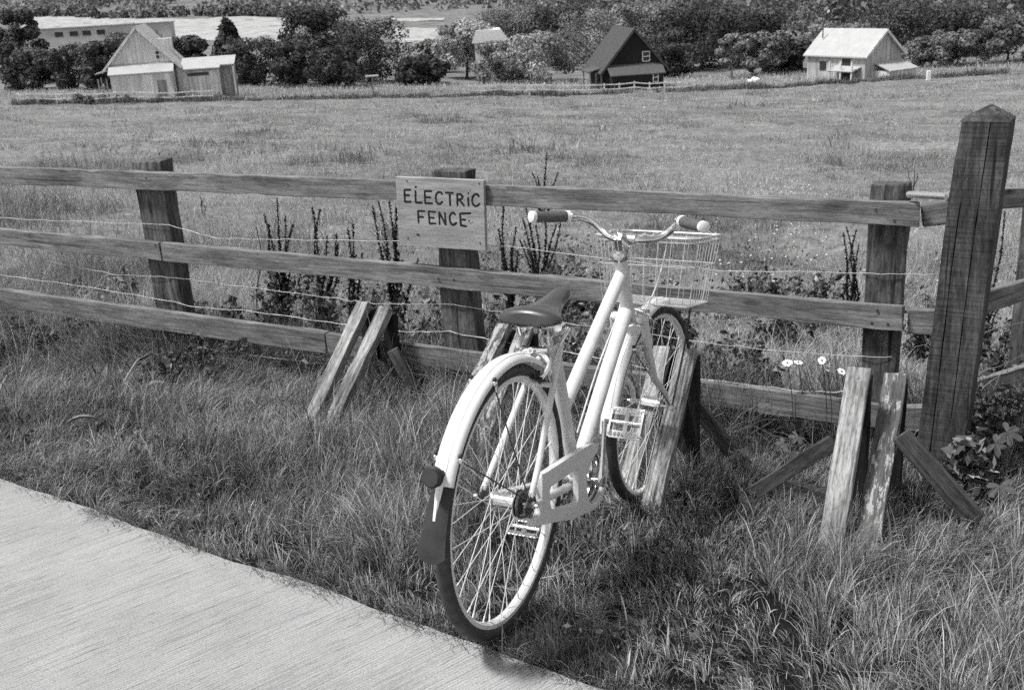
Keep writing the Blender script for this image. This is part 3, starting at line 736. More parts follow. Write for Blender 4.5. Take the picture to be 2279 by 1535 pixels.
hb = hbase(1097, 120.4); hh = lambda py: hz(1097, py, 120.4) - hb[2]
t = thing('cottage', 'white roofed cottage half hidden among the trees', 'house', hb)
MB().box((0, 2.2, hh(92) / 2 - .3), (3.4, 4.2, hh(92) + .6)).build('wall', M_WHITE, t)
MB().prism([(-2.0, hh(94)), (2.0, hh(94)), (1.1, hh(66)), (-1.5, hh(66))], (0, -.1, 0), (1, 0, 0), (0, 0, 1), (0, 1, 0), 4.6).build('roof', M_WHITE, t)
lb = hbase(235, 235); lh = lambda py: hz(235, py, 235) - lb[2]
t = thing('farm_building', 'long low pale building with four dark openings beyond the bushes', 'building', lb)
hh_ = lh(58); MB().box((0, 1.5, hh_ / 2 - 1), (31, 3, hh_ + 2)).build('wall', flat('grey_render', .42, .9, .1, var=.2, scale=.4), t)
MB().prism([(-.3, hh_ + .01), (3.3, hh_ + .01), (3.3, hh_ + .2), (-.3, hh_ + .2)], (-15.8, 0, 0), (0, 1, 0), (0, 0, 1), (1, 0, 0), 31.6).build('roof', M_WGREY, t)
for px in (155, 187, 215, 246): MB().box(((px - 235) / 10.4, -.03, lh(71)), (1.7, .06, .95)).build('window', M_DOOR, t)

def far_fence(label, x0, x1, y0, y1, step, Y, hgt_px):
    a = at_y((x0, y0), Y); t = thing('paddock_fence', label, 'fence', (a[0], Y, float(hgt(a[0], Y))), group='far fences at the edge of the pasture')
    n = int((x1 - x0) / step); pts = []
    for i in range(n + 1):
        px = x0 + step * i; P = at_y((px, y0 + (y1 - y0) * i / n), Y); z = float(hgt(P[0], Y)); pts.append((P[0] - a[0], 0, z - float(hgt(a[0], Y))))
        MB().box((pts[-1][0], 0, pts[-1][2] + .45), (.12, .12, 1.1)).build('post', M_WPALE, t)
    for hr in (.9, .5):
        m = MB()
        for p, q in zip(pts[:-1], pts[1:]): m.bar((p[0], -.075, p[2] + hr), (q[0], -.075, q[2] + hr), .10, .035)
        m.build('rail', M_WPALE, t)
far_fence('pale rail fence in front of the dark house', 1043, 1560, 200, 198, 33.5, 98.6, 17)
far_fence('pale rail fence in front of the pale gabled house', 38, 500, 218, 214, 43.5, 98.4, 22)
P = hbase(830, 99); t = thing('bird_table', 'small flat topped bird table on a thin post', 'bird table', P)
bh = hz(830, 170, 99) - P[2]
MB().box((0, 0, bh / 2 - .1), (.1, .1, bh)).build('post', M_WGREY, t); MB().box((0, 0, bh + .05), (1.15, .7, .1)).build('table_top', M_RPALE, t)
for dx in (-.5, .5): MB().box((dx, -.2, bh - .2), (.06, .06, .4)).build('support', M_WGREY, t)
P = ground((1678, 186)); m = MB()
for k in range(7): m.ball((RNG.normal(0, .22), RNG.normal(0, .15), .2 + RNG.uniform(0, .25)), RNG.uniform(.2, .32), 8, (1, 1, .9))
o = m.build('sand_heap', M_WHITE); o.location = P; tag(o, 'small bright heap left of the pale roofed barn', 'heap')
P = ground((2066, 178)); o = MB().box((0, 0, .35), (.35, .25, .8)).build('marker_stone', M_WHITE, bevel=.04); o.location = P; tag(o, 'small white marker right of the barn lean-to', 'marker')

# ================================================================== NEAR FENCE
SF = 4.12                                   # distance of the front face of the rails
WORLD = lambda p, root: np.asarray(p, float) - np.asarray(root, float)
def mid(qt, qb, s):
    a = at_s(qt, s); b = at_s(qb, s); return (a + b) / 2, abs(a[2] - b[2])
rootF = at_s((1000, 800), SF + .04); rootF[2] = float(hgt(rootF[0], rootF[1], False))
fence = thing('wooden_fence', 'weathered three rail timber fence strung with wire, crossing the whole view', 'fence', rootF)
def fl(p): return np.asarray(p, float) - rootF
def us(u, s, z): return UV * u + NV * s + np.array([0, 0, z])
# posts
def fpost(q1, q2, mat_=M_POST, tilt=0.0):
    s = SF + .04; a = at_s(q1, s); b = at_s(q2, s); w = np.linalg.norm((b - a)[:2]); c = (a + b) / 2 + NV * .05
    foot = c.copy(); foot[2] = float(hgt(c[0], c[1], False)) - .35; foot = foot + UV * tilt
    return plank('post', fl(foot), fl(c), w, .095, mat_, fence, up=UV, rough=.003, bevel=.006)
fpost((290, 357), (353, 359)); fpost((958, 380), (1033, 382)); fpost((1936, 408), (2023, 410))
uL = at_s((320, 357), SF) @ UV
pz = us(uL - 1.78, SF + .09, .93); plank('post', fl(us(uL - 1.78, SF + .09, -.7)), fl(pz), .16, .095, M_POST, fence, up=UV, rough=.003)
def rail(qa, qb, ext0=0, ext1=0, ds=0.0, t=.036):
    """qa=(top px, bottom px) at the left end; qb at the right end"""
    s = SF + ds; a, wa = mid(qa[0], qa[1], s); b, wb = mid(qb[0], qb[1], s); d = nrm(b - a)
    a = a - d * ext0 + NV * t / 2; b = b + d * ext1 + NV * t / 2
    return plank('rail', fl(a), fl(b), (wa + wb) / 2, t, M_RAIL, fence, rough=.0022)
rail(((35, 372), (35, 411)), ((925, 404), (925, 447)), .9)
rail(((990, 407), (990, 455)), ((2048, 455), (2045, 502)))
rail(((35, 512), (35, 549)), ((355, 541), (355, 579)), .9)
rail(((358, 541), (358, 580)), ((2010, 684), (2005, 738)))
rail(((35, 648), (35, 690)), ((725, 742), (722, 786)), .9)
rail(((728, 743), (726, 787)), ((1990, 905), (1985, 958)))
# short rails running on behind the gate post
for (a, b, c_, d_) in (((2050, 455), (2050, 508), (2130, 442), (2130, 495)), ((2020, 690), (2020, 742), (2110, 690), (2110, 745)), ((2000, 905), (2000, 955), (2090, 905), (2090, 960))):
    rail((a, b), (c_, d_), ds=.04)
# wires
WR = [[(-60, 478), (35, 487), (200, 494), (375, 500), (480, 530), (640, 533), (880, 537), (1000, 540), (1150, 550), (1330, 574), (1600, 602), (1940, 608), (2060, 612), (2090, 608)],
      [(-60, 556), (35, 570), (120, 583), (250, 610), (360, 615), (420, 622), (600, 645), (780, 668), (840, 676), (1000, 676), (1090, 690), (1230, 718), (1400, 735), (1540, 758), (1700, 778), (1900, 792), (2000, 795)],
      [(-60, 606), (35, 615), (200, 640), (350, 664), (420, 680), (560, 692), (760, 720), (900, 738), (1000, 738), (1090, 756), (1300, 790), (1560, 842), (1800, 872), (1960, 868)],
      [(200, 735), (330, 750), (480, 778), (640, 800), (760, 812)]]
for w in WR:
    P = []
    for (a, b) in zip(w[:-1], w[1:]):
        for k in range(6):
            t_ = k / 6; q = (a[0] + (b[0] - a[0]) * t_, a[1] + (b[1] - a[1]) * t_ + RNG.normal(0, .9)); P.append(fl(at_s(q, SF + .034 + .004 * math.sin(len(P)))))
    m = MB(); m.tube(P, .0016, 5)
    for k in range(4, len(P) - 2, 9):
        c = np.array(P[k]); d = RNG.normal(0, 1, 3); d = nrm(d) * .011; m.tube([c - d, c + d], .0010, 4)
    m.build('wire', M_WIRE, fence, True)
# nail heads on the rails
m = MB()
for q in [(1948, 466), (2003, 470), (1990, 490), (975, 620), (1010, 622), (325, 396), (345, 545), (1952, 690), (1975, 720), (1940, 718)]:
    c = fl(at_s(q, SF - .001)); MB().cyl(c + NV * .004, c - NV * .002, .005, 8).build('nail_head', M_STEEL, fence, True)

# fence running away at the right, seen beyond the gate post
a0 = at_y((2130, 640), 4.35); a0[2] = float(hgt(a0[0], a0[1], False))
f2 = thing('wooden_fence', 'three rail fence end glimpsed at the right edge behind the gate post', 'fence', a0)
for (q0, q1, w) in (((2110, 450), (2330, 436), .085), ((2130, 690), (2330, 628), .095), ((2090, 890), (2330, 815), .09)):
    A = at_y(q0, 4.3); Bq = at_y(q1, 4.75); plank('rail', A - a0, Bq - a0, w, .036, M_RAIL, f2)
A = at_y((2320, 430), 4.8); plank('post', (A[0] - a0[0], A[1] - a0[1], -.4), (A[0] - a0[0], A[1] - a0[1], A[2] - a0[2] + .1), .15, .09, M_POST, f2, up=UV)
for (q0, q1) in (((2140, 605), (2330, 572)), ((2170, 835), (2330, 770)), ((2150, 750), (2330, 702))):
    A = at_y(q0, 4.25) - a0; Bq = at_y(q1, 4.7) - a0; m = MB()
    m.tube([A + (Bq - A) * k / 10 + RNG.normal(0, .004, 3) for k in range(11)], .0018, 5); m.build('wire', M_WIRE, f2, True)

# gate post
bl = at_s((2040, 1062), 3.92); br = at_s((2139, 1062), 3.92); gw = .158
gx = nrm(np.array([math.cos(math.radians(-31)), math.sin(math.radians(-31)), 0])); gy = np.array([-gx[1], gx[0], 0])
g0 = (bl + br) / 2 + gy * 0.0; gzt = at_y((2185, 270), g0[1])[2]; gb = float(hgt(g0[0], g0[1], False))
gp = thing('gate_post', 'massive dark square gate post with a pointed top and drying cracks', 'gate post', (g0[0], g0[1], gb))
def gate_post_mesh():
    LEAN = lambda z: -.012 + .062 * max(0, z) / 1.3
    H = gzt - gb; hw = gw / 2; rows = 26; V = []; Fc = []
    sec0 = [(-hw, 0), (-.038, 0), (-.0365, .016), (-.034, 0), (.020, 0), (.0215, .018), (.0235, 0), (hw, 0), (hw, gw), (-hw, gw)]
    for i in range(rows + 1):
        z = -.4 + (H + .4) * i / rows; f = i / rows
        for j, (a, b) in enumerate(sec0):
            d1 = 1.0 if f < .82 else 0.05; d2 = 1.0 if f > .42 else .05
            bb = b * (d1 if j == 2 else d2 if j == 5 else 1)
            a2 = a + (.004 * math.sin(f * 6) if 1 <= j <= 6 else 0) - (.012 * max(0, (f - .9) / .1) * -1 if j == 0 else 0)
            p = gx * (a2 + LEAN(z) + RNG.normal(0, .0008)) + gy * (bb + RNG.normal(0, .0006)); V.append((z, p[0], p[1]))
    n = len(sec0)
    for i in range(rows):
        for k in range(n):
            l = (k + 1) % n; Fc.append((i * n + k, i * n + l, i * n + n + l, i * n + n + k))
    top = [len(V) + k for k in range(4)]
    cs = [(-hw, 0), (hw, 0), (hw, gw), (-hw, gw)]
    for (a, b) in cs: p = gx * (a * .985 + LEAN(H)) + gy * (b + (.002 if b == 0 else -.002)); V.append((H + .001, p[0], p[1]))
    ap = gx * (.01 + LEAN(H)) + gy * gw * .5; V.append((H + .052, ap[0], ap[1])); A = len(V) - 1
    Fc.append(tuple(rows * n + k for k in range(n)))
    for k in range(4): Fc.append((top[k], top[(k + 1) % 4], A))
    m = MB(); m.add(V, Fc); o = m.build('post_body', M_GATE, gp, bevel=.002)
    o.matrix_local = Matrix(((0, 1, 0, 0), (0, 0, 1, 0), (1, 0, 0, 0), (0, 0, 0, 1)))
gate_post_mesh()
G0 = np.array([g0[0], g0[1], gb])
A = at_s((2022, 432), 4.14) - G0; Bq = at_s((2112, 437), 3.99) - G0
MB().tube([A, Bq, Bq + nrm(Bq - A) * .03], .0125, 12).cyl(Bq - nrm(Bq - A) * .004, Bq + nrm(Bq - A) * .01, .019, 6).build('hinge_bar', M_ALLOY, gp, True)
c = at_s((2174, 985), 3.98) - G0
hp = MB(); hp.cyl(c + np.array([0, 0, -.012]), c + np.array([0, 0, 0]), .022, 14); hp.cyl(c, c + np.array([0, 0, .062]), .0095, 12); hp.tube([c + np.array([0, 0, -.006]), c - gx * .07 + np.array([0, 0, -.006])], .008, 8)
hp.box(c - gx * .045 + np.array([0, .0, .03]), (.03, .03, .02)); hp.build('hinge_pin', M_ALLOY, gp, True)

# sign board
SG = SF - .003
sc_ = [at_s(q, SG) for q in ((885, 391), (1081, 399), (1085, 556), (894, 543))]
sroot = (sc_[2] + sc_[3]) / 2
sign = thing('sign_board', 'square wooden board lettered ELECTRIC FENCE nailed to the top rail', 'sign', sroot)
def sboard():
    P = [p - sroot for p in sc_]; t = .022; a, b, c, d = P; nx = 12; V = []; Fc = []
    for k, off in enumerate((-t, 0)):
        for i in range(nx + 1):
            f = i / nx
            V.append(a + (b - a) * f + NV * off + np.array([0, 0, RNG.normal(0, .0008)])); V.append(d + (c - d) * f + NV * off + np.array([0, 0, RNG.normal(0, .0008)]))
    o = 2 * (nx + 1)
    for i in range(nx):
        q = 2 * i; Fc += [(q, q + 1, q + 3, q + 2), (o + q, o + q + 2, o + q + 3, o + q + 1), (q, q + 2, o + q + 2, o + q), (q + 1, o + q + 1, o + q + 3, q + 3)]
    Fc += [(0, o, o + 1, 1), (2 * nx, 2 * nx + 1, o + 2 * nx + 1, o + 2 * nx)]
    x = UV; m = MB(); Vl = [(v @ UV, v @ NV, v[2]) for v in np.array(V)]; m.add(Vl, Fc); ob = m.build('board', M_SIGN, sign, bevel=.002)
    ob.matrix_local = Matrix(((UV[0], NV[0], 0, 0), (UV[1], NV[1], 0, 0), (0, 0, 1, 0), (0, 0, 0, 1)))
sboard()
ST = [[(305, 418), (310, 558)], [(305, 420), (376, 420)], [(307, 481), (362, 485)], [(310, 556), (380, 556)],
      [(430, 430), (433, 566)], [(433, 565), (508, 566)], [(425, 388), (441, 386)],
      [(535, 432), (541, 571)], [(535, 433), (616, 436)], [(538, 502), (602, 506)], [(541, 571), (626, 573)],
      [(735, 472), (722, 450), (692, 446), (668, 466), (661, 510), (668, 556), (690, 580), (716, 578), (738, 553)],
      [(773, 452), (861, 456)], [(820, 455), (826, 598)],
      [(905, 466), (909, 599)], [(905, 468), (948, 470), (968, 496), (953, 526), (908, 535)], [(930, 536), (987, 602)],
      [(1030, 508), (1036, 605)], [(1031, 458), (1035, 463)],
      [(1154, 496), (1136, 470), (1106, 470), (1081, 500), (1075, 542), (1086, 586), (1110, 606), (1140, 602), (1160, 577)],
      [(459, 658), (466, 795)], [(459, 660), (536, 662)], [(463, 726), (522, 730)],
      [(580, 664), (591, 806)], [(580, 666), (657, 672)], [(585, 735), (642, 740)], [(591, 802), (662, 804)],
      [(700, 672), (706, 816)], [(701, 674), (773, 816)], [(766, 680), (776, 817)],
      [(884, 702), (866, 680), (838, 686), (819, 722), (822, 772), (838, 808), (866, 821), (897, 793)],
      [(938, 690), (949, 832)], [(938, 690), (1058, 687)], [(945, 760), (1002, 762)], [(949, 826), (1012, 834)]]
LETTER_STROKES = [4, 3, 4, 1, 2, 3, 2, 1, 3, 4, 3, 1, 4]
LSTART = np.cumsum([0] + LETTER_STROKES)
for si, stq in enumerate(ST):
    if si in LSTART[:-1]: m = MB()
    P = []
    for (a, b) in zip(stq[:-1], stq[1:]):
        for k in range(5): P.append((a[0] + (b[0] - a[0]) * k / 5, a[1] + (b[1] - a[1]) * k / 5))
    P.append(stq[-1])
    W3 = [at_s((840 + p[0] / 5.117, 340 + p[1] / 5.117), SG - .0222) - sroot for p in P]
    d0 = nrm(W3[1] - W3[0]) * .0025; d1 = nrm(W3[-1] - W3[-2]) * .0025
    R = [.0016, .0046] + list(.0050 + RNG.normal(0, .0004, len(W3) - 2)) + [.0046, .0016]
    m.tube([W3[0] - d0] + W3 + [W3[-1] + d1], R, 8, flat=(NV, .16))
    if si + 1 in LSTART: m.build('letter', M_INK, sign, True)
for (p, r) in (((1040, 775), .004), ((1055, 800), .003), ((1080, 790), .0025), ((455, 930), .006), ((470, 940), .004), ((1055, 430), .003)):
    c = at_s((840 + p[0] / 5.117, 340 + p[1] / 5.117), SG - .0222) - sroot; m = MB(); m.tube([c - UV * r, c + UV * r * 1.3], r * .7, 8, flat=(NV, .12)); m.build('paint_smudge', M_INK, sign, True)
m = MB()
for q in ((905, 402), (1066, 408), (1068, 540), (908, 530)):
    c = at_s(q, SG - .022) - sroot; MB().cyl(c + NV * .002, c - NV * .0015, .004, 8).build('nail_head', M_STEEL, sign, True)

# ================================================================== BICYCLE STANDS
def slat_pts(b, t, lift=.03):
    Bp = ground(b); d = ray(b); d = d / np.linalg.norm(d); Bp = Bp - d * (lift / -d[2]); d = ray(t); A = np.stack([NV, [0, 0, 1.0], -d], 1); s = np.linalg.solve(A, CAM - Bp)
    return Bp, Bp + NV * s[0] + np.array([0, 0, s[1]])
STAND_PTS = []
def stand(label, pr, m1, m2, w, braces, extra=None):
    pts = [slat_pts(*p) for p in pr]; root = (pts[0][0] + pts[1][0]) / 2
    t = thing('bicycle_stand', label, 'bicycle stand', root, group='timber bicycle stands along the fence')
    for (Bp, T), mm in zip(pts, (m1, m2)):
        ax = nrm(T - Bp); upn = np.cross(UV, ax); upn = upn if upn[2] > 0 else -upn
        o = plank('slat', Bp - ax * .11 - upn * .022 - root, T - upn * .022 - root, w, .044, mm, t, up=UV, rough=.0016, bevel=.003)
        # upright behind the upper end
        g = T + NV * .035; z0 = float(hgt(g[0], g[1], False)) - .15
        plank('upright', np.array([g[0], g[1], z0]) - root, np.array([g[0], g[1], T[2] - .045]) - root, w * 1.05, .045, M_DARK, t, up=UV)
        n_ = MB(); c = T - ax * .04 - root; n_.cyl(c - upn * .002, c + upn * .0012, .006, 8); n_.build('nail_head', M_STEEL, t, True)
        STAND_PTS.append((Bp, T))
    # spacer block between the two slats near the ground
    c = (pts[0][0] + pts[1][0]) / 2 + nrm(pts[0][1] - pts[0][0]) * .12
    for (q0, q1, ds, bw) in braces:
        s0 = (pts[0][0] @ NV) + ds; A = at_s(q0, s0); Bq = at_s(q1, s0); ax = nrm(Bq - A); upv = nrm(np.cross(ax, NV)); upv = upv if upv[2] > 0 else -upv
        plank('brace', A - upv * bw / 2 - root, Bq + ax * .06 - upv * bw / 2 - root, bw, .024, M_BRACE, t, up=upv)
    if extra: extra(t, root)
stand('bare pale grey stand on the left, clear of the bicycle', [((684, 936), (807, 671)), ((733, 936), (855, 681))], M_GREY, M_GREY, .062, [((882, 772), (945, 890), .40, .055)])
stand('streaky dark stand behind the rear wheel, under the saddle', [((1012, 945), (1119, 718)), ((1064, 985), (1169, 725))], M_FLAKE2, M_FLAKE2, .062, [((1095, 830), (1010, 945), .45, .055)])
stand('deeply ridged grey stand holding the front wheel', [((1398, 1062), (1473, 768)), ((1455, 1090), (1528, 774), .085)], M_GREY2, M_GREY2, .066, [((1556, 888), (1700, 1062), .32, .06)])
def gboard(t, root):
    A = ground((1690, 1075)); Bq = ground((1850, 1120)); plank('ground_board', A + np.array([0, 0, .02]) - root, Bq + np.array([0, 0, .02]) - root, .05, .03, M_BRACE, t)
stand('stand at the right with one bare slat and one flaking painted slat', [((1848, 1203), (1912, 815), .07), ((1932, 1184), (1993, 828), .07)], M_GREY, M_FLAKE, .073, [((1845, 968), (1700, 1062), .33, .05), ((2022, 955), (2165, 1115), .42, .065)], gboard)

# ================================================================== BICYCLE  (local: x forward, y left, z up, origin under the rear tyre)
BR = np.array([[0.43394807, -0.8982156, 0.06998442], [0.88716189, 0.43955373, 0.14048592], [-0.15694856, 0.00112391, 0.98760614]])
BO = np.array([-0.0621, 2.3652, -0.008])
bike = bpy.data.objects.new('bicycle', None); COL.objects.link(bike); bike.empty_display_size = .1
bike.matrix_world = Matrix([list(BR[i]) + [BO[i]] for i in range(3)] + [[0, 0, 0, 1]])
tag(bike, 'white step-through bicycle with wire front basket and brown saddle, parked in the stand', 'bicycle')
R_ = .343; WB = 1.142
HT, HB = np.array([.797, 0, .872]), np.array([.884, 0, .690])           # head tube ends
SA = nrm(HB - HT)
def steer(p, a=math.radians(5.0)):
    q = np.asarray(p, float) - HT; c, s = math.cos(a), math.sin(a)
    return HT + q * c + np.cross(SA, q) * s + SA * (SA @ q) * (1 - c)
class MBX(MB):
    def __init__(s, fn=None): super().__init__(); s.fn = fn
    def build(s, *a, **k):
        if s.fn is not None: s.v = [tuple(s.fn(p)) for p in s.v]
        return super().build(*a, **k)
def arc(c, r, a0, a1, n, y=0.0):
    return [np.array([c[0] + r * math.cos(math.radians(a0 + (a1 - a0) * i / (n - 1))), y, c[1] + r * math.sin(math.radians(a0 + (a1 - a0) * i / (n - 1)))]) for i in range(n)]
def ring(mb, c, sec, n=72):
    V = []; m = len(sec); Fc = []
    for i in range(n):
        t_ = 2 * math.pi * i / n
        for (r, y) in sec: V.append((c[0] + r * math.cos(t_), y, c[1] + r * math.sin(t_)))
    for i in range(n):
        j = (i + 1) % n
        for k in range(m):
            l = (k + 1) % m; Fc.append((i * m + k, j * m + k, j * m + l, i * m + l))
    mb.add(V, Fc); return mb
def wheel(cx, fn, hub_r, fl_y, rear):
    c = (cx, R_)
    w = ring(MBX(fn), c, [(.3185, .0125), (.3185, .0095), (.3115, .0085), (.3115, -.0085), (.3185, -.0095), (.3185, -.0125), (.303, -.0125), (.2975, -.007), (.2965, 0), (.2975, .007), (.303, .0125)]).build('wheel', M_RIM, bike, True)
    sec = []
    for k in range(16):
        a = 2 * math.pi * k / 16; rr = .0178
        sec.append((.3255 + rr * math.cos(a) * (1.0 if math.cos(a) < .8 else .985), rr * math.sin(a)))
    ring(MBX(fn), c, sec, 80).build('tyre', M_RUBBER, w, True)
    m = MBX(fn); P = [(-.068, .0045), (-.045, .0045), (-fl_y - .004, .010), (-fl_y - .003, .023), (-fl_y + .002, .023), (-fl_y + .005, hub_r), (0, hub_r * .96), (fl_y - .005, hub_r), (fl_y - .002, .023), (fl_y + .003, .023), (fl_y + .004, .010), (.045, .0045), (.068, .0045)]
    m.tube([(cx, y, R_) for y, r in P], [r for y, r in P], 16); m.build('hub', M_CHROME, w, True)
    for k in range(36):
        side = 1 if k % 2 else -1; t0 = 2 * math.pi * (k + .5) / 36; off = math.radians(68) * (1 if (k // 2) % 2 else -1)
        a = np.array([cx + .021 * math.cos(t0 + off), side * fl_y, R_ + .021 * math.sin(t0 + off)])
        b = np.array([cx + .299 * math.cos(t0), side * .003, R_ + .299 * math.sin(t0)])
        m = MBX(fn); m.tube([a, a + (b - a) * .93, a + (b - a) * .945, b], [.00105, .00105, .0019, .0019], 6); m.build('spoke', M_SPOKE, w, True)
    m = MBX(fn); v0 = math.radians(250 if rear else 20); d = np.array([math.cos(v0), 0, math.sin(v0)])
    p = np.array([cx, 0, R_]); m.tube([p + d * .297, p + d * .265], .003, 8); m.build('valve', M_BLACK, w, True)
    if rear:
        m = MBX(fn)
        for i, r in enumerate((.034, .030, .026)): ring(m, c, [(r, -.034 - i * .006), (r, -.0365 - i * .006), (.012, -.0365 - i * .006), (.012, -.034 - i * .006)], 28)
        m.build('sprocket', M_STEEL, w)
    for s_ in (1, -1):
        m = MBX(fn); m.cyl((cx, s_ * .066, R_), (cx, s_ * .079, R_), .0095, 6); m.cyl((cx, s_ * .079, R_), (cx, s_ * .087, R_), .005, 10); m.build('axle_nut', M_CHROME, w)
    return w
rw = wheel(0, None, .0185, .031, True); fw_ = wheel(WB, steer, .027, .033, False)

# frame
BB = np.array([.466, 0, .272]); ST_ = np.array([.272, 0, .712])
fr = MB()
fr.tube([HT, HB], .0205, 16); fr.tube([ST_ + (ST_ - BB) * .02, BB], .0185, 16)
fr.tube([(.812, 0, .826), (.60, 0, .673), (.366, 0, .500)], .0198, 18)
fr.tube([(.868, 0, .700), (.70, 0, .532), (.480, 0, .296)], .0218, 18)
fr.tube([BB - [0, .037, 0], BB + [0, .037, 0]], .023, 18)
for s_ in (1, -1):
    fr.tube([(.290, s_ * .020, .690), (.200, s_ * .038, .602), (.06, s_ * .060, .420), (.004, s_ * .066, .360)], [.0085, .0088, .0085, .007], 12)
    fr.tube([BB + [-.02, s_ * .022, 0], (.30, s_ * .036, .292), (.15, s_ * .052, .316), (.03, s_ * .066, .336)], [.011, .0115, .011, .008], 12)
fr.tube([(.178, -.040, .585 + .02), (.178, .040, .605)], .007, 10)
fr.tube([HT + SA * .004, HT - SA * .0], .0245, 16); fr.tube([HB - SA * .006, HB + SA * .004], .0245, 16)
frame = fr.build('frame', M_FRAME, bike, True)
for s_ in (1, -1):
    m = MB(); m.prism([(-.030, .325), (.0, .318), (.045, .330), (.030, .352), (.006, .372), (-.012, .358), (-.034, .345)], (0, s_ * .0655 - .0025, 0), (1, 0, 0), (0, 0, 1), (0, 1, 0), .005); m.build('dropout', M_STEEL, frame)
# fork
fk = MBX(steer); CR = HB + SA * .018
fk.tube([HB, CR + SA * .012], .019, 14); fk.tube([CR + [0, -.052, 0], CR + [0, .052, 0]], .0165, 14)
for s_ in (1, -1):
    fk.tube([CR + np.array([0, s_ * .052, .006]), CR + SA * .12 + np.array([0, s_ * .055, 0]), CR + SA * .23 + np.array([.012, s_ * .058, 0]), np.array([WB - .035, s_ * .061, R_ + .055]), np.array([WB, s_ * .0625, R_])], [.0150, .0140, .0120, .0095, .0075], 14)
fork = fk.build('fork', M_FRAME, bike, True)
# headset
m = MB(); m.tube([HT - SA * .001, HT - SA * .012], .0265, 20); m.tube([HT - SA * .012, HT - SA * .018], [.031, .030], 20); m.tube([HT - SA * .018, HT - SA * .026], .020, 6)
m.build('headset', M_CHROME, bike, True)
m = MB(); m.tube([HB + SA * .001, HB + SA * .012], .0275, 20); m.build('headset', M_CHROME, bike, True)

# stem and bars
CL = np.array([.868, 0, .924])
m = MB(); s0 = HT - SA * .024; m.tube([s0, s0 - SA * .045, s0 - SA * .062 + [.010, 0, 0], CL + [-.012, 0, -.008]], [.0115, .0118, .0145, .0135], 14)
m.tube([CL + [0, -.024, 0], CL + [0, .024, 0]], .0195, 18); m.tube([CL + [.012, 0, -.022], CL + [.012, 0, .020]], .007, 8); m.build('stem', M_CHROME, bike, True)
BLp = [CL, CL + [.004, .035, .0], (.893, .075, .930), (.905, .105, .950), (.893, .135, .974), (.862, .162, .988), (.822, .190, .990), (.765, .228, .991), (.716, .262, .992)]
BRp = [CL, CL + [.006, -.035, .0], (.908, -.072, .926), (.930, -.102, .944), (.922, -.128, .964), (.895, -.156, .981), (.857, -.182, .986), (.815, -.222, .984), (.777, -.260, .980)]
def smooth_path(P, k=4):
    P = [np.asarray(p, float) for p in P]; out = []
    for i in range(len(P) - 1):
        p0 = P[max(0, i - 1)]; p1 = P[i]; p2 = P[i + 1]; p3 = P[min(len(P) - 1, i + 2)]
        for j in range(k):
            t_ = j / k; out.append(.5 * ((2 * p1) + (-p0 + p2) * t_ + (2 * p0 - 5 * p1 + 4 * p2 - p3) * t_ ** 2 + (-p0 + 3 * p1 - 3 * p2 + p3) * t_ ** 3))
    return out + [P[-1]]
hb_ = MB(); full = smooth_path(list(reversed(BLp)) + BRp[1:]); hb_.tube(full, .0112, 14); bars = hb_.build('handlebar', M_CHROME, bike, True)
for P in (BLp, BRp):
    e = np.asarray(P[-1], float); i_ = np.asarray(P[-3], float); d = nrm(e - i_)
    g = MB(); g.tube([e - d * .125, e - d * .01], [.0170, .0168], 18); gr = g.build('grip', M_GRIP, bars, True)
    g = MB(); g.tube([e - d * .011, e - d * .009, e + d * .003, e + d * .005], [.0170, .0182, .0182, .0155], 18); g.build('grip_end', M_CREAM, gr, True)
    g = MB(); g.tube([e - d * .139, e - d * .136, e - d * .124], [.0150, .0188, .0182], 18); g.build('grip_collar', M_CREAM, gr, True)
    g = MB(); g.tube([e - d * .158, e - d * .143], .0145, 12); g.build('clamp_ring', M_CHROME, bars, True)
# brake levers reaching forward from the bars
for P, sg in ((BLp, 1), (BRp, -1)):
    a = np.asarray(P[5], float); e = np.asarray(P[-1], float)
    g = MB(); g.tube(smooth_path([a + [.006, 0, -.004], a + [.042, -sg * .004, -.010], a + [.046, sg * .020, -.014], (a + e) / 2 + [.050, sg * .022, -.018], e + [.048, sg * .010, -.020]]), [.0055] * 16 + [.0045], 10, flat=((0, 0, 1), .6)); g.build('brake_lever', M_CHROME, bars, True)

# basket
bt = [np.array(p) for p in ((1.005, .168, .922), (1.315, .170, .915), (1.322, -.178, .915), (1.012, -.176, .922))]
bb_ = [np.array(p) for p in ((1.045, .150, .702), (1.290, .150, .690), (1.297, -.146, .686), (1.055, -.146, .698))]
def loop(C, r=.035, n=4):
    out = []
    for i in range(4):
        p = C[i]; a = nrm(C[i - 1] - p); b = nrm(C[(i + 1) % 4] - p)
        for k in range(n + 1):
            t_ = k / n; out.append((p + a * r) * (1 - t_) ** 2 + 2 * p * t_ * (1 - t_) + (p + b * r) * t_ ** 2)
    return out
m = MB(); m.tube(loop(bt), .0042, 8, closed=True); m.tube([p + [0, 0, -.014] for p in loop([bt[i] * .99 + bt[(i + 2) % 4] * .01 for i in range(4)])], .0026, 6, closed=True); rim_ = m.build('basket', M_BWIRE, bike, True)
m = MB()
for f in (.42,):
    m.tube(loop([bt[i] * (1 - f) + bb_[i] * f for i in range(4)]), .0021, 6, closed=True)
m.tube(loop(bb_, .02), .0032, 6, closed=True)
for i in range(4):
    k_ = 7 if i % 2 else 8
    for k in range(k_):
        f = (k + .5) / k_; a = bt[i] * (1 - f) + bt[(i + 1) % 4] * f; b = bb_[i] * (1 - f) + bb_[(i + 1) % 4] * f; m.tube([a, b], .0014, 5, False)
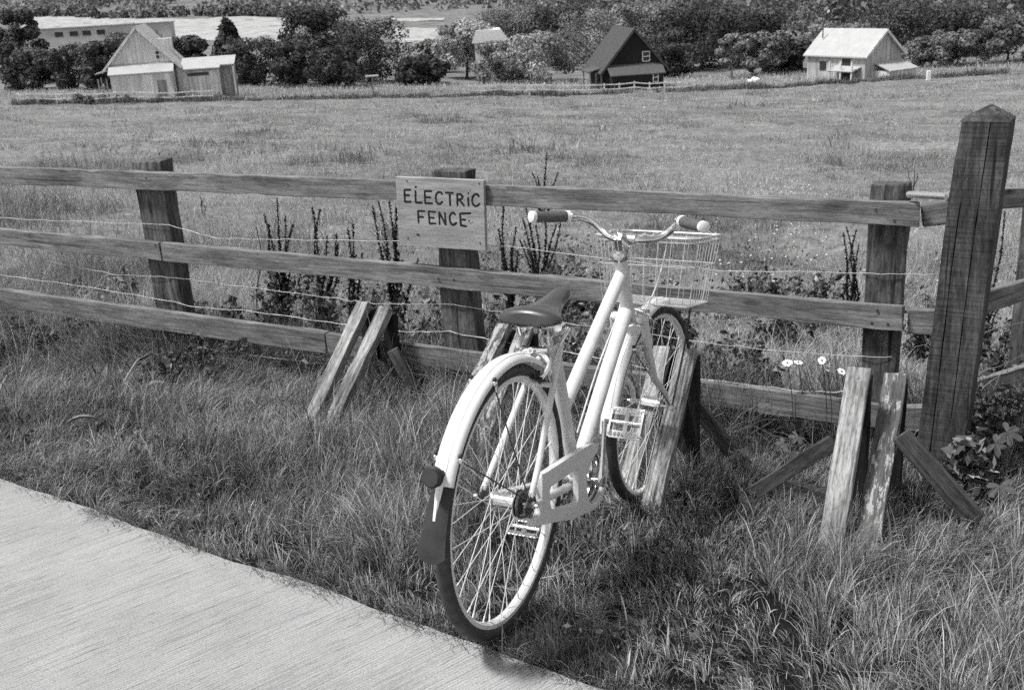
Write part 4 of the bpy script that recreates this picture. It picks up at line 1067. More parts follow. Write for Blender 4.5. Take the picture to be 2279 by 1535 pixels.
for k in range(1, 9):
    f = k / 9; m.tube([bb_[0] * (1 - f) + bb_[1] * f, bb_[3] * (1 - f) + bb_[2] * f], .0017, 5, False)
    if k < 8: f = k / 8; m.tube([bb_[0] * (1 - f) + bb_[3] * f, bb_[1] * (1 - f) + bb_[2] * f], .0019, 5, False)
m.build('basket_mesh', M_BWIRE, rim_, True)
for s_ in (1, -1):
    m = MB(); e = steer((WB, s_ * .072, R_)); m.tube(smooth_path([bb_[0 if s_ > 0 else 3] * .9 + bb_[1 if s_ > 0 else 2] * .1 + [0, 0, -.004], e + [.02, s_ * .030, .20], e + [.004, s_ * .004, .02], e]), .0035, 8); m.build('basket_stay', M_STEEL, rim_, True)
m = MB(); m.tube(smooth_path([CL + [.02, .02, .004], CL + [.08, .022, .01], (1.006, .03, .921)]), .005, 8); m.tube(smooth_path([CL + [.02, -.02, .004], CL + [.08, -.022, .01], (1.008, -.03, .921)]), .005, 8); m.build('basket_bracket', M_CHROME, rim_, True)

# mudguards
def mudguard(c, r, a0, a1, fn, taper=None, n=48):
    sec = [(-.0275, -.0165), (-.0255, -.008), (-.020, -.0025), (-.010, .0005), (-.0095, .0022), (0, .0030), (.0095, .0022), (.010, .0005), (.020, -.0025), (.0255, -.008), (.0275, -.0165)]
    V = []; Fc = []; m = len(sec)
    for lay in (0, 1):
        for i in range(n):
            a = math.radians(a0 + (a1 - a0) * i / (n - 1)); w = 1.0
            if taper: w = taper(i / (n - 1))
            for (y, d) in sec:
                rr = r + d - lay * .0012; yy = y * w * (1 - lay * .02); V.append((c[0] + rr * math.cos(a), yy, c[1] + rr * math.sin(a)))
    o = n * m
    for i in range(n - 1):
        for k in range(m - 1):
            q = i * m + k; Fc.append((q, q + 1, q + m + 1, q + m)); Fc.append((o + q, o + q + m, o + q + m + 1, o + q + 1))
        q = i * m; Fc.append((q, q + m, o + q + m, o + q)); q = i * m + m - 1; Fc.append((q, o + q, o + q + m, q + m))
    for i in (0, n - 1):
        for k in range(m - 1): q = i * m + k; Fc.append((q, o + q, o + q + 1, q + 1))
    mb = MBX(fn); mb.add(V, Fc); return mb
RC = (0.0, R_); rg = mudguard(RC, .366, 52, 158, None).build('mudguard', M_GUARD, bike, True)
tongue = mudguard(RC, .3668, 158, 170, None, lambda f: .42 - .10 * f, 8).build('mudguard_tongue', M_GUARD, rg, True)
def flap():
    sec = np.linspace(-1, 1, 9); n = 14; V = []; Fc = []
    for lay in (0, 1):
        for i in range(n):
            f = i / (n - 1); a = math.radians(157 + 25 * f); hw = .0255 + .010 * f ** 1.8; rr0 = .3645 + .016 * f ** 2 - lay * .0022
            for u in sec:
                rr = rr0 - .017 * abs(u) ** 2.5 * (1 - .9 * f); cut = .35 * (1 - abs(u)) ** 1 * 0 ; aa = a + (math.radians(2.5) * (1 - u * u) if i == n - 1 else 0)
                V.append((rr * math.cos(aa), u * hw, R_ + rr * math.sin(aa)))
    m = len(sec); o = n * m
    for i in range(n - 1):
        for k in range(m - 1): q = i * m + k; Fc += [(q, q + 1, q + m + 1, q + m), (o + q, o + q + m, o + q + m + 1, o + q + 1)]
        q = i * m; Fc.append((q, q + m, o + q + m, o + q)); q += m - 1; Fc.append((q, o + q, o + q + m, q + m))
    for i in (0, n - 1):
        for k in range(m - 1): q = i * m + k; Fc.append((q, o + q, o + q + 1, q + 1))
    mb = MB(); mb.add(V, Fc); mb.build('mud_flap', M_FLAP, rg, True)
flap()
fg = mudguard((WB, R_), .366, 86, 184, steer).build('mudguard', M_GUARD, bike, True)
def stays(parent, cx, angs, fn, rr=.352):
    for a in angs:
        for s_ in (1, -1):
            p = np.array([cx + rr * math.cos(math.radians(a)), s_ * .0275, R_ + rr * math.sin(math.radians(a))]); e = np.array([cx - .012, s_ * .071, R_ + .012])
            m = MBX(fn); m.tube([p, p + (e - p) * .08, e], .0019, 6); m.build('mudguard_stay', M_STEEL, parent, True)
            m = MBX(fn); m.ball(p + [0, s_ * .004, 0], .0062, 8, (1.2, 1, 1.2)); m.cyl(p + [0, s_ * .006, 0], p + (e - p) * .06 + [0, s_ * .002, 0], .0045, 8); m.build('stay_clip', M_CHROME, parent, True)
            m = MBX(fn); m.ball(p + np.array([0, s_ * .003, .010]), .0055, 8); m.build('stay_cap', M_BLACK, parent, True)
stays(rg, 0, (112, 148), None); stays(fg, WB, (138,), steer)
a = math.radians(154); d = np.array([math.cos(a), 0, math.sin(a)]); p = np.array([0, 0, R_]) + d * .366; q_ = nrm(np.array([-1, 0, .12]))
m = MB(); m.tube([p, p + q_ * .03], [.010, .012], 12); m.tube([p + q_ * .028, p + q_ * .034, p + q_ * .046, p + q_ * .049], [.021, .024, .024, .021], 24); rf_ = m.build('reflector', M_BLACK, rg, True)
m = MB(); m.tube([p + q_ * .0485, p + q_ * .0525], [.0208, .019], 24); m.build('lens', M_REFL, rf_, True)

# saddle
def saddle():
    st = [(.100, .044, .800, .020), (.104, .072, .807, .030), (.116, .0870, .813, .030), (.140, .0880, .814, .032), (.165, .0790, .810, .036), (.190, .0640, .808, .038), (.215, .0530, .811, .040), (.245, .0400, .816, .037), (.275, .0310, .824, .034), (.310, .0260, .832, .032), (.338, .0240, .838, .031), (.356, .019, .838, .026), (.364, .010, .833, .016)]
    n = 15; V = []; Fc = []
    for (x, w, z, d) in st:
        for k in range(n):
            u = -1 + 2 * k / (n - 1); au = abs(u)
            if au < .62: yy = u / .62 * w * .90; zz = z - .016 * (u / .62) ** 2 * (w / .086)
            else: f = (au - .62) / .38; yy = math.copysign(w * (.90 + .10 * math.sin(f * 1.57) - .10 * f * f), u); zz = z - .016 * (w / .086) - d * f ** 1.1
            V.append((x, yy, zz))
    for i in range(len(st) - 1):
        for k in range(n - 1): q = i * n + k; Fc.append((q, q + 1, q + n + 1, q + n))
        Fc.append((i * n, i * n + n, i * n + 2 * n - 1, i * n + n - 1))
    Fc.append(tuple(range(n))); Fc.append(tuple(reversed([(len(st) - 1) * n + k for k in range(n)])))
    mb = MB(); mb.add(V, Fc); o = mb.build('saddle', M_SADDLE, bike, True)
    sb = o.modifiers.new('smooth', 'SUBSURF'); sb.levels = 2; sb.render_levels = 2
    for s_ in (1, -1):
        m = MB(); m.tube(smooth_path([(.112, s_ * .040, .772), (.150, s_ * .030, .756), (.235, s_ * .024, .754), (.290, s_ * .016, .785), (.335, s_ * .006, .812)]), .0035, 8); m.build('saddle_rail', M_CHROME, o, True)
    m = MB(); m.tube([(.228, -.034, .752), (.228, .034, .752)], .011, 12); m.tube([(.215, -.040, .750), (.240, -.040, .752)], .012, 10); m.tube([(.215, .040, .750), (.240, .040, .752)], .012, 10)
    for s_ in (1, -1): m.tube(smooth_path([(.125, s_ * .030, .762), (.140, s_ * .030, .738), (.165, s_ * .028, .738), (.175, s_ * .026, .757)]), .0055, 8)
    m.build('saddle_clamp', M_CHROME, o, True)
saddle()
up = nrm(ST_ - BB)
m = MB(); m.tube([ST_ - up * .06, (.238, 0, .762)], .0125, 16); m.build('seat_post', M_CHROME, bike, True)
m = MB(); m.tube([ST_ - up * .012, ST_ + up * .012], .0215, 18); m.tube(smooth_path([ST_ + [.022, -.016, .004], ST_ + [.035, -.028, .02], ST_ + [.010, -.042, .018], ST_ + [-.045, -.040, -.012]]), .0048, 10); m.build('seat_clamp', M_CHROME, bike, True)

for k_ in (.40, .52):
    c = np.array([.868, 0, .700]) * (1 - k_) + np.array([.480, 0, .296]) * k_; nn_ = nrm(np.array([-.72, 0, .69])) * .0215
    MB().cyl(c + nn_ * .9, c + nn_ * 1.14, .0048, 10).build('bottle_boss', M_STEEL, frame)
# cranks, pedals, chain guard
def chainguard():
    cu = bpy.data.curves.new('guard', 'CURVE'); cu.dimensions = '2D'; cu.fill_mode = 'BOTH'; cu.extrude = .0075; cu.bevel_depth = .0012; cu.bevel_resolution = 1
    def spl(P):
        s = cu.splines.new('POLY'); s.points.add(len(P) - 1); s.use_cyclic_u = True
        for i, p in enumerate(P): s.points[i].co = (p[0], p[1], 0, 1)
    C = np.array([.466, .281]); rr = .091
    outer = [(.020, .280), (.062, .297), (.070, .312), (.075, .338), (.076, .385), (.080, .397), (.250, .396), (.430, .392), (.492, .372)]
    outer += [(C[0] + rr * math.cos(math.radians(a)), C[1] + rr * math.sin(math.radians(a))) for a in range(44, -112, -12)] + [(.410, .197), (.300, .212), (.165, .246)]
    spl(outer)
    spl([(C[0] + .078 * math.cos(math.radians(a)), C[1] + .076 * math.sin(math.radians(a))) for a in range(0, 360, 12)])
    spl([(.122, .340), (.132, .352), (.300, .351), (.316, .344), (.322, .330), (.328, .262), (.322, .252), (.308, .250), (.150, .281), (.136, .292), (.128, .310)])
    ob = bpy.data.objects.new('tmp', cu); COL.objects.link(ob); bpy.context.view_layer.update()
    me = bpy.data.meshes.new_from_object(ob.evaluated_get(bpy.context.evaluated_depsgraph_get())); bpy.data.objects.remove(ob)
    for v in me.vertices: x, y, z = v.co; v.co = (x, -.058 - z, y)
    me.flip_normals()
    me.materials.clear(); me.materials.append(M_FRAME); me.name = 'chain_guard'
    o = bpy.data.objects.new('chain_guard', me); COL.objects.link(o); o.parent = bike; return o
chainguard()
m = MB(); ring(m, (.466, .275), [(.070, -.044), (.070, -.047), (.058, -.047), (.058, -.044)], 60); ring(m, (.466, .275), [(.026, -.042), (.026, -.048), (.010, -.048), (.010, -.042)], 24)
for k in range(5):
    a = math.radians(72 * k + 20); m.bar((.466 + .022 * math.cos(a), -.0455, .275 + .022 * math.sin(a)), (.466 + .060 * math.cos(a), -.0455, .275 + .060 * math.sin(a)), .012, .0025, (0, 1, 0))
m.build('chainring', M_CHROME, bike)
ch = [np.array([.466 + .0715 * math.cos(math.radians(a)), -.0455, .275 + .0715 * math.sin(math.radians(a))]) for a in range(98, -101, -9)]
ch += [np.array([.034 * math.cos(math.radians(a)), -.0455, R_ + .034 * math.sin(math.radians(a))]) for a in range(-98, -263, -15)]
m = MB(); m.tube(ch, .0042, 6, closed=True); m.build('chain', M_STEEL, bike)
m = MB(); m.tube([(.466, -.085, .272), (.466, .085, .272)], .010, 14); m.build('bottom_bracket_axle', M_CHROME, bike, True)
def pedal(parent, c, sy, tilt):
    c = np.asarray(c, float); ca, sa = math.cos(tilt), math.sin(tilt); X = np.array([ca, 0, sa]); Z = np.array([-sa, 0, ca]); Y = np.array([0, 1.0, 0])
    m = MB(); hw, hl = .046, .034
    m.tube([c - Y * hw, c + Y * hw], .0085, 12)
    for d in (-1, 1):
        pts = [c + X * d * hl + Y * (-hw + 2 * hw * k / 16) + Z * (.0035 if k % 2 else -.0035) for k in range(17)]
        m.tube(pts, .0055, 8)
        m.bar(c + X * d * hl - Y * hw, c + X * d * hl + Y * hw, .022, .004, X)
    for e in (-1, 1): m.bar(c - X * hl + Y * e * hw, c + X * hl + Y * e * hw, .022, .006, Z)
    m.bar(c - X * hl + Y * 0, c + X * hl, .012, .012, Z)
    m.build('pedal', M_CHROME, parent, True)
for sy, e in ((-1, np.array([.486, -.078, .444])), (1, np.array([.446, .078, .100]))):
    a = np.array([.466, sy * .078, .272]); m = MB(); m.tube([a, a + (e - a) * .15, a + (e - a) * .85, e], [.017, .0125, .0100, .0125], 12, flat=((0, 1, 0), .65)); m.tube([a + [0, -sy * .012, 0], a + [0, sy * .010, 0]], .016, 16)
    cr = m.build('crank_arm', M_CHROME, bike, True)
    m = MB(); m.cyl(e, e + [0, sy * .022, 0], .0065, 8); m.build('pedal_axle', M_STEEL, cr)
    pedal(cr, e + [0.004, sy * .064, 0], sy, math.radians(62 if sy < 0 else 15))
# brakes
def caliper(P0, axis, ctr, fn, name='brake_caliper'):
    """P0 = pivot, arms reach down both sides to the rim of the wheel centred at ctr"""
    dn = nrm(np.array([ctr[0], 0, ctr[1]]) - P0); ax = np.asarray(axis, float); m = MBX(fn)
    for s_ in (1, -1):
        m.tube(smooth_path([P0 + ax * .004 * s_ + np.array([0, -s_ * .040, 0]) - dn * .010, P0 + ax * .005 * s_ - dn * .006, P0 + ax * .005 * s_ + np.array([0, s_ * .032, 0]) + dn * .004, P0 + ax * .005 * s_ + np.array([0, s_ * .046, 0]) + dn * .026, P0 + ax * .004 * s_ + np.array([0, s_ * .036, 0]) + dn * .054, P0 + np.array([0, s_ * .030, 0]) + dn * .066]), [.0085] * 4 + [.0095] * 8 + [.008] * 8 + [.007], 10, flat=(ax, .55))
    b = m.build(name, M_CHROME, bike, True)
    m = MBX(fn); m.cyl(P0 - ax * .020, P0 + ax * .022, .0055, 10); m.cyl(P0 + ax * .015, P0 + ax * .022, .009, 6); m.build('pivot_bolt', M_CHROME, b, True)
    for s_ in (1, -1):
        c = P0 + np.array([0, s_ * .0205, 0]) + dn * .066; m = MBX(fn); m.tube([c - ax * .024, c + ax * .024], .0055, 10); m.cyl(c, c + np.array([0, s_ * .018, 0]), .006, 8); m.build('brake_pad', M_BLACK, b, True)
    return b
a = math.radians(66); d = np.array([math.cos(a), 0, math.sin(a)])
cb = caliper(np.array([0, 0, R_]) + d * .380, (-math.sin(a), 0, math.cos(a)), RC, None)
P0 = np.array([0, 0, R_]) + d * .380
m = MB(); m.tube([P0 + [-.012, .036, .012], P0 + [-.012, .038, .040]], .0065, 8); m.tube(smooth_path([P0 + [-.012, .038, .036], P0 + [-.006, .042, .075], P0 + [.035, .038, .105], P0 + [.085, .026, .085], (.31, .022, .60), (.40, .025, .50)]), .0028, 8); m.build('brake_cable', M_CABLE, cb, True)
ac = math.degrees(math.atan2((CR + SA * .0)[2] - R_, CR[0] - WB)); a = math.radians(ac + 8); d = np.array([math.cos(a), 0, math.sin(a)])
P1 = np.array([WB, 0, R_]) + d * .392
a2 = math.radians(118); d2 = np.array([math.cos(a2), 0, math.sin(a2)]); P1 = np.array([WB, 0, R_]) + d2 * .384
cf = caliper(P1, (math.sin(a2), 0, -math.cos(a2)), (WB, R_), steer)
m = MB(); m.tube(smooth_path([(.925, -.060, .940), (1.02, -.075, .935), (1.055, -.060, .86), (1.02, -.045, .76), P1 + [.0, -.036, .02]]), .0027, 8); m.build('brake_cable', M_CABLE, cf, True)
m = MB(); m.tube(smooth_path([(.905, .075, .945), (.965, .070, .935), (.955, .045, .86), (.905, .030, .78), (.88, .028, .70), (.70, .030, .540), (.55, .030, .38)]), .0027, 8); m.build('brake_cable', M_CABLE, bars, True)

# ================================================================== WILD PLANTS
M_DOCK = flat('dry_dock_seed', .022, .9, .1, var=.5, scale=80)
M_STEM = flat('plant_stem', .07, .8, .2, var=.4)
def dock(label, base_q, tips, low=.25, dens=1.0, r=.012):
    B = ground(base_q); t = thing('dock_plant', label, 'dock plant', B, group='dark seeding dock plants behind the fence')
    tips = list(tips)
    for (tq) in list(tips):
        if len(tips) < 14 and dens >= 1 and RNG.random() < .7:
            f_ = RNG.uniform(.35, .75); sx_ = RNG.choice([-1, 1]) * RNG.uniform(8, 26); tips.append((base_q[0] + (tq[0] - base_q[0]) * f_ + sx_, base_q[1] + (tq[1] - base_q[1]) * (f_ + .08)))
    for (tq) in tips:
        T = at_y(tq, B[1] + RNG.uniform(-.08, .08)) - B; H = np.linalg.norm(T)
        m = MB(); P = [np.array([0, 0, -.03]), np.array([T[0] * .25, T[1] * .25, T[2] * .38]) + RNG.normal(0, .012, 3), np.array([T[0] * .62, T[1] * .62, T[2] * .70]) + RNG.normal(0, .014, 3), T]; P = smooth_path(P, 5)
        m.tube(P, list(np.linspace(.0050, .0020, len(P))), 5); n = int(H * 420 * dens)
        for k in range(n):
            f = low + (1 - low) * RNG.random(); x = f * (len(P) - 1); i = min(int(x), len(P) - 2); c = P[i] + (P[i + 1] - P[i]) * (x - i)
            ring_ = round(f * H / .022) * .022 / max(H, .01); c = c + (P[i + 1] - P[i]) * (ring_ - f) * .6
            d = RNG.normal(0, 1, 3); rr = r * (1.25 - .75 * f); c = c + nrm(d) * rr * RNG.uniform(.4, 1.5); q = rr * RNG.uniform(.35, .75)
            a = nrm(RNG.normal(0, 1, 3)); b = nrm(np.cross(a, RNG.normal(0, 1, 3))); e = np.cross(a, b)
            m.add([c + a * q, c + b * q, c + e * q, c - a * q, c - b * q, c - e * q], [(0, 1, 2), (0, 2, 4), (0, 4, 5), (0, 5, 1), (3, 2, 1), (3, 4, 2), (3, 5, 4), (3, 1, 5)])
        m.build('seed_spike', M_DOCK, t)
    return t
dock('many stemmed dock left of the sign, tallest of that row, above the middle rail', (632, 752), [(616, 440), (588, 478), (598, 498), (634, 478), (652, 498), (600, 560), (655, 560)], .12)
dock('single thin dock spike left of the many stemmed dock', (574, 735), [(570, 505)], .5, .6, .005)
dock('dock with two upright spikes midway between the many stemmed dock and the sign', (722, 752), [(695, 460), (712, 466), (749, 520), (752, 540), (728, 525)], .12)
dock('small twin spiked dock left of the sign, above the left stand', (788, 760), [(773, 508), (785, 497), (806, 562)], .2)
dock('dock leaning left out from behind the left edge of the sign', (893, 765), [(829, 458), (842, 446), (866, 448), (882, 462), (886, 560), (930, 575)], .12)
dock('dock with a short fork of spikes right of the sign', (1137, 730), [(1120, 458), (1109, 508), (1149, 505), (1135, 560)], .2)
dock('dense branching dock under the left handlebar grip', (1206, 700), [(1170, 462), (1163, 485), (1192, 500), (1215, 472), (1237, 498), (1248, 492), (1185, 545)], .12)
dock('lone tall dock spike standing above the top rail right of the sign', (1213, 500), [(1217, 338), (1241, 384), (1184, 384), (1196, 392)], .3)
dock('ragged withered dock beside the right fence post', (1897, 735), [(1883, 503), (1876, 516), (1906, 510), (1911, 545), (1898, 590), (1885, 600)], .1, 1.3, .010)
dock('withered dock behind the gate post at the right edge', (2190, 800), [(2165, 655), (2210, 640), (2226, 676), (2236, 470)], .15, 1.0, .010)
dock('small far dock sprig above the rails left of the many stemmed dock', (452, 478), [(445, 436), (455, 440)], .3, .8, .008)
dock('dry twiggy dock poking up beside the metal hinge bar', (2030, 445), [(2020, 372), (2042, 385), (2035, 376)], .3, .7, .008)

def weed(label, q, rpx, hpx, tone, n=900, leaf=.015, kind='weed_clump'):
    B = ground(q); z = (B - CAM) @ FWD; r = rpx * z / F_PX; h = hpx * z / F_PX
    t = thing(kind, label, 'weeds', B, group='leafy weeds along the fence')
    m = MB(); P_ = []; ns = 22
    for k in range(ns):
        a = RNG.uniform(0, 6.28); q_ = r * RNG.uniform(.1, 1.25); hh = h * RNG.uniform(.3, 1.25)
        b0 = np.array([math.cos(a) * q_ * .45, math.sin(a) * q_ * .45, -.03]); e = np.array([math.cos(a) * q_, math.sin(a) * q_, hh]) + RNG.normal(0, .02, 3)
        P = smooth_path([b0, (b0 + e) / 2 + RNG.normal(0, .02, 3) + [0, 0, hh * .12], e], 4); m.tube(P, list(np.linspace(.003, .001, len(P))), 4)
        for _ in range(int(n * .9 / ns)):
            x_ = RNG.uniform(.15, 1) * (len(P) - 1); i_ = min(int(x_), len(P) - 2); P_.append(P[i_] + (P[i_ + 1] - P[i_]) * (x_ - i_) + RNG.normal(0, .016, 3))
    m.build('stem', M_STEM, t)
    leaf_cloud(P_, np.full(len(P_), .012), len(P_), leaf, tone * 1.5, 'foliage', t, .6, shell=.1, long=1.9)
weed('dark leafy weed right of the front wheel, between bottom and middle rail', (1640, 870), 70, 110, .045, 1500)
weed('dark weeds below the basket, above the middle rail', (1225, 730), 75, 130, .055, 1500)
weed('pale flecked weeds behind the saddle', (1285, 845), 60, 120, .10, 1300)
weed('dark weeds at the foot of the many stemmed dock', (640, 762), 60, 130, .05, 1300)
weed('dark weeds at the foot of the two spiked dock', (720, 775), 55, 130, .05, 1300)
weed('weeds behind the left stand', (850, 790), 60, 140, .06, 1300)
weed('weeds right of the sign post', (1110, 790), 60, 110, .06, 1300)
weed('dark hollow of weeds left of the right fence post', (1745, 770), 60, 60, .035, 1100)
weed('rough weeds at the foot of the gate post on its right side', (2200, 1010), 70, 130, .06, 1600)
weed('weeds right of the gate post under the end rail', (2225, 860), 60, 120, .055, 1300)
weed('dark weeds under the bottom rail at the far left', (95, 790), 90, 70, .045, 1500)
weed('dark weeds under the bottom rail left of the left stand', (420, 850), 110, 70, .045, 1700)
weed('dark weeds under the rail between second and third stand', (1250, 960), 60, 70, .04, 1200)
weed('weeds between the gate post and the right fence post', (2050, 800), 40, 130, .055, 1000)

for (lb, q, r_, h_, tn_, lf) in (
    ('broad leaved weeds right of the ridged stand, under the bottom rail', (1600, 960), 60, 70, .06, .030), ('broad leaved weeds between the daisies and the ridged stand', (1690, 900), 60, 90, .07, .026),
    ('tangle of weeds behind the front wheel, below the basket', (1480, 800), 60, 120, .07, .022), ('tangle of weeds left of the basket, between the upper rails', (1290, 700), 60, 90, .08, .020),
    ('weeds behind the sign post, above the bottom rail', (985, 800), 60, 120, .07, .022), ('tall weeds left of the left fence post', (240, 700), 70, 80, .09, .018),
    ('tall weeds between the left post and the many stemmed dock', (510, 790), 70, 100, .08, .020), ('broad leaved weeds at the right foot of the gate post', (2150, 1090), 50, 90, .06, .030),
    ('weeds above the middle rail left of the right fence post', (1800, 720), 60, 90, .08, .018), ('weeds in the field above the middle rail right of the basket', (1680, 690), 60, 70, .08, .018)):
    weed(lb, q, r_, h_, tn_, 1300, lf)
def palm_leaf(m, c, nrm_, ax, size, lobes=5):
    n_ = nrm(nrm_); a = nrm(ax - n_ * (np.asarray(ax) @ n_)); b = np.cross(n_, a); V = [c]; k = lobes * 4 + 1
    for i in range(k):
        th = math.radians(-140 + 280 * i / (k - 1)); ph = i % 4; rr = size * ((.45, .85, 1.0, .85)[ph]) * (1 - .25 * abs(th) / 2.4)
        V.append(c + a * math.cos(th) * rr + b * math.sin(th) * rr - n_ * (rr * rr / size * .25) + n_ * RNG.normal(0, size * .04))
    m.add(V, [(0, i, i + 1) for i in range(1, k)])
def mallow(label, base, heads, kind='mallow_plant', tone=.10):
    B = ground(base); t = thing(kind, label, 'plant', B, group='lobed leaf plants among the stands')
    M_ = flat('lobed_leaf', tone, .6, .3, var=.35, scale=60)
    for (q, sz) in heads:
        T = at_y(q, B[1] - RNG.uniform(-.05, .10)) - B; m = MB(); palm_leaf(m, T, np.array([RNG.normal(0, .35), -.55 + RNG.normal(0, .2), .8]), np.array([RNG.normal(0, 1), -.6, -.3]), sz); m.build('leaf', M_, t)
        m = MB(); m.tube(smooth_path([(0, 0, -.02), (T[0] * .4, T[1] * .4, T[2] * .7), T]), .0016, 5); m.build('stem', M_STEM, t)
mallow('plant with lobed leaves in the dark gap left of the right stand', (1740, 1075), [((1745, 985), .040), ((1775, 970), .036), ((1760, 1005), .040), ((1800, 1012), .034), ((1735, 1015), .028), ((1752, 1050), .030), ((1712, 1030), .022)])
mallow('smaller lobed leaf plant under the diagonal brace of the ridged stand', (1650, 1060), [((1640, 1010), .034), ((1665, 1035), .038), ((1652, 1000), .028), ((1625, 1025), .026)])
mallow('lobed leaf plant left of the diagonal brace, under the bottom rail', (1625, 950), [((1632, 925), .022), ((1645, 940), .02), ((1660, 915), .02)])
mallow('leafy plant at the right edge in front of the end rail', (2235, 1120), [((2215, 985), .055), ((2240, 960), .06), ((2190, 1040), .05), ((2225, 1080), .06), ((2180, 1100), .045)], tone=.07)
# gorse sprig
def gorse():
    B = ground((880, 925)); t = thing('gorse_sprig', 'feathery spiky sprig growing beside the bare left stand', 'plant', B)
    M_ = flat('spiny_green', .13, .8, .2, var=.3, scale=50)
    for k, (q, dy) in enumerate((((842, 800), 0), ((872, 838), -.03), ((805, 862), .02), ((795, 880), -.02), ((895, 872), 0), ((838, 845), -.02), ((900, 838), .03))):
        T = at_y(q, B[1] + dy) - B; P = smooth_path([(0, 0, -.02), T * [.35, .35, .5], T]); m = MB(); m.tube(P, list(np.linspace(.003, .001, len(P))), 5)
        for i in range(90):
            f = RNG.uniform(.2, 1); x = f * (len(P) - 1); j = min(int(x), len(P) - 2); c = P[j] + (P[j + 1] - P[j]) * (x - j); d = nrm(RNG.normal(0, 1, 3) + nrm(T) * .8); l = .030 * (1.15 - f * .7)
            s_ = nrm(np.cross(d, RNG.normal(0, 1, 3))) * .0018; m.add([c - s_, c + s_, c + d * l], [(0, 1, 2)])
        m.build('branch', M_, t)
gorse()
# daisies behind the fence
M_PETAL = flat('white_petal', .82, .7, .2, var=.05); M_EYE = flat('daisy_eye', .22, .8, .2)
def daisy(label, q, r, tilt):
    T = at_y(q, 4.02 if q[0] < 1800 else 3.93); zg = float(hgt(T[0], T[1])); t = thing('daisy', label, 'flower', (T[0], T[1], zg), group='white daisies behind the right fence bay')
    h = T[2] - zg; m = MB(); m.tube(smooth_path([(0.02, 0, -.02), (.03, .01, h * .5), (0, 0, h)]), .0018, 6); m.build('stem', M_STEM, t)
    n_ = nrm(tilt); a = nrm(np.cross(n_, (0, 1, .3))); b = np.cross(n_, a); m = MB(); c = np.array([0, 0, h])
    for k in range(14):
        th = 2 * math.pi * k / 14 + RNG.normal(0, .06); d = a * math.cos(th) + b * math.sin(th); s_ = np.cross(n_, d) * r * .17; l = r * RNG.uniform(.85, 1.08)
        m.add([c + d * r * .2 - s_ * .5, c + d * r * .2 + s_ * .5, c + d * l * .8 + s_ + n_ * r * .10, c + d * l + n_ * r * .02, c + d * l * .8 - s_ + n_ * r * .10], [(0, 1, 2, 3, 4)])
    m.build('petals', M_PETAL, t); MB().ball(c + n_ * .002, r * .24, 8, (1, 1, .7)).build('flower_centre', M_EYE, t, True)
daisy('leftmost of the white daisies, seen edge on', (1752, 807), .022, (-.2, -.35, .9)); daisy('second white daisy from the left, touching the edge-on one', (1776, 806), .020, (.1, -.1, .9))
daisy('highest white daisy, facing the viewer', (1829, 801), .018, (-.5, -.7, .5)); daisy('white daisy below the highest one', (1840, 818), .016, (.5, -.6, .5)); daisy('rightmost white daisy beside the bare slat', (1872, 826), .018, (.2, -.5, .8))
# clover heads and dead flower specks
def clover():
    m = MB()
    for (x0, x1, y0, y1, n, r) in ((1590, 1880, 500, 640, 62, .009), (690, 880, 372, 400, 14, .011), (100, 560, 440, 640, 26, .008), (1600, 1900, 415, 445, 20, .012), (560, 900, 520, 560, 10, .008), (2040, 2100, 590, 700, 8, .008), (200, 900, 260, 380, 14, .014)):
        for k in range(n):
            P = ground((RNG.uniform(x0, x1), RNG.uniform(y0, y1))); h = RNG.uniform(.05, .14); rr = r * RNG.uniform(.7, 1.2)
            m.ball(P + [0, 0, h], rr, 6, (1, 1, .85)); m.tube([P, P + [0, 0, h]], .0012, 3, False)
    o = m.build('clover_flowers', flat('clover_head', .62, .9, .1, var=.25, scale=200)); tag(o, 'pale clover heads dotted through the field grass', 'flowers', kind='stuff')
clover()
# broad leaf lying in the grass and a few long dead stalks
def lying_leaf(label, q, L, w, hd, m_):
    B = ground(q) + [0, 0, .045]; d = np.array([math.cos(hd), math.sin(hd), 0]); p = np.array([-d[1], d[0], 0]); m = MB(); V = []; n = 9
    for i in range(n):
        f = i / (n - 1); ww = w * math.sin(math.pi * min(.97, f * .9 + .08)) ; c = d * L * (f - .5) + np.array([0, 0, .02 * math.sin(f * 3.0)])
        V += [c - p * ww + [0, 0, .008], c - [0, 0, .004], c + p * ww + [0, 0, .008]]
    for i in range(n - 1): q_ = 3 * i; m.add(V[q_:q_ + 6], [(0, 1, 4, 3), (1, 2, 5, 4)])
    o = m.build('dock_leaf', m_, None, True); o.location = B; tag(o, label, 'leaf')
ML_ = flat('pale_leaf', .26, .7, .3, var=.3, scale=30)
lying_leaf('pale broad leaf lying in the grass at the left', (350, 880), .11, .022, .3, ML_); lying_leaf('small pale leaf in the grass near the left edge', (95, 765), .09, .014, -.5, ML_)
lying_leaf('narrow dead leaf in the grass at the lower left', (185, 960), .12, .012, .25, ML_)

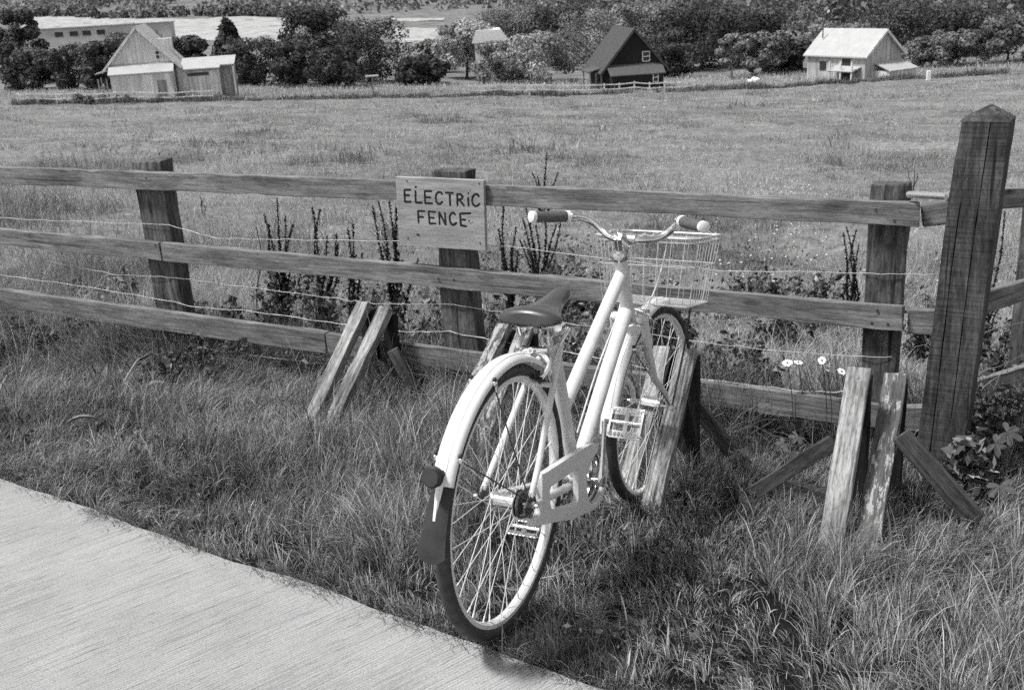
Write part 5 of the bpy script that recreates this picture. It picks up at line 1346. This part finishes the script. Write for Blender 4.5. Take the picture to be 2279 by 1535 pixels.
# broad leaved weeds and litter in the verge
def verge():
    n = 26000; u = RNG.uniform(-4.4, 3.0, n); e = RNG.random(n) ** 1.6 * 2.1; s_ = edge_s(u) + e; x = UV[0] * u + NV[0] * s_; y = UV[1] * u + NV[1] * s_
    k = (fbm(x * 2.6, y * 2.6, 123) > .56) & (s_ < 4.2); x, y = x[k], y[k]; n = len(x)
    P = np.stack([x, y, hgt(x, y) + RNG.uniform(.01, .055, n)], 1)
    o = leaf_cloud(P, np.full(n, .004), n, .0095, .10, 'verge_weeds', None, .35, shell=.1); tag(o, 'small broad leaved weeds mixed into the verge grass', 'weeds', kind='stuff')
    n = 550; u = RNG.uniform(-4.2, 2.6, n); s_ = edge_s(u) + RNG.uniform(.30, 2.1, n); k = s_ < 4.1; u, s_ = u[k], s_[k]; n = len(u); x = UV[0] * u + NV[0] * s_; y = UV[1] * u + NV[1] * s_
    o = blades('dead_stalks', np.stack([x, y, hgt(x, y) + .01], 1), RNG.uniform(.06, .19, n), RNG.uniform(.0022, .0045, n), RNG.uniform(0, 6.28, n), RNG.uniform(.3, 1.1, n), RNG.uniform(.25, .5, n), M_GRASS)
    tag(o, 'dead pale stalks scattered through the verge grass', 'grass', kind='stuff')
verge()

def edge_fringe():
    n = 16000; u = RNG.uniform(-4.3, 2.0, n); s_ = edge_s(u) + RNG.normal(.015, .022, n); x = UV[0] * u + NV[0] * s_; y = UV[1] * u + NV[1] * s_
    k = vn(u * 6, u * 0, 151) + RNG.normal(0, .15, n) > .3; x, y = x[k], y[k]; n = len(x)
    out = math.atan2(-NV[1], -NV[0])
    o = blades('edge_fringe', np.stack([x, y, np.maximum(hgt(x, y), 0.0) - .004], 1), RNG.uniform(.02, .075, n), RNG.uniform(.0012, .0028, n), out + RNG.normal(0, .8, n), RNG.uniform(.3, 1.1, n), blade_tone(x, y, n, .13, .7, 153, .10), M_GRASS, levels=3)
    tag(o, 'short grass creeping over the edge of the concrete', 'grass', kind='stuff')
edge_fringe()
def field_weeds():
    n = 42000; u = RNG.uniform(-5.5, 4.2, n); s_ = 4.2 + np.abs(RNG.normal(0, 2.0, n)); x = UV[0] * u + NV[0] * s_; y = UV[1] * u + NV[1] * s_
    k = fbm(x * 1.5, y * 1.5, 161) > .53; x, y = x[k], y[k]; n = len(x)
    P = np.stack([x, y, hgt(x, y) + RNG.random(n) ** 1.5 * .16 * (.4 + fbm(x * 3, y * 3, 163))], 1)
    o = leaf_cloud(P, np.full(n, .006), n, .017, .13, 'field_weeds', None, .65, shell=.1, long=2.0); tag(o, 'low tangled weeds in the field behind the fence', 'weeds', kind='stuff')
field_weeds()
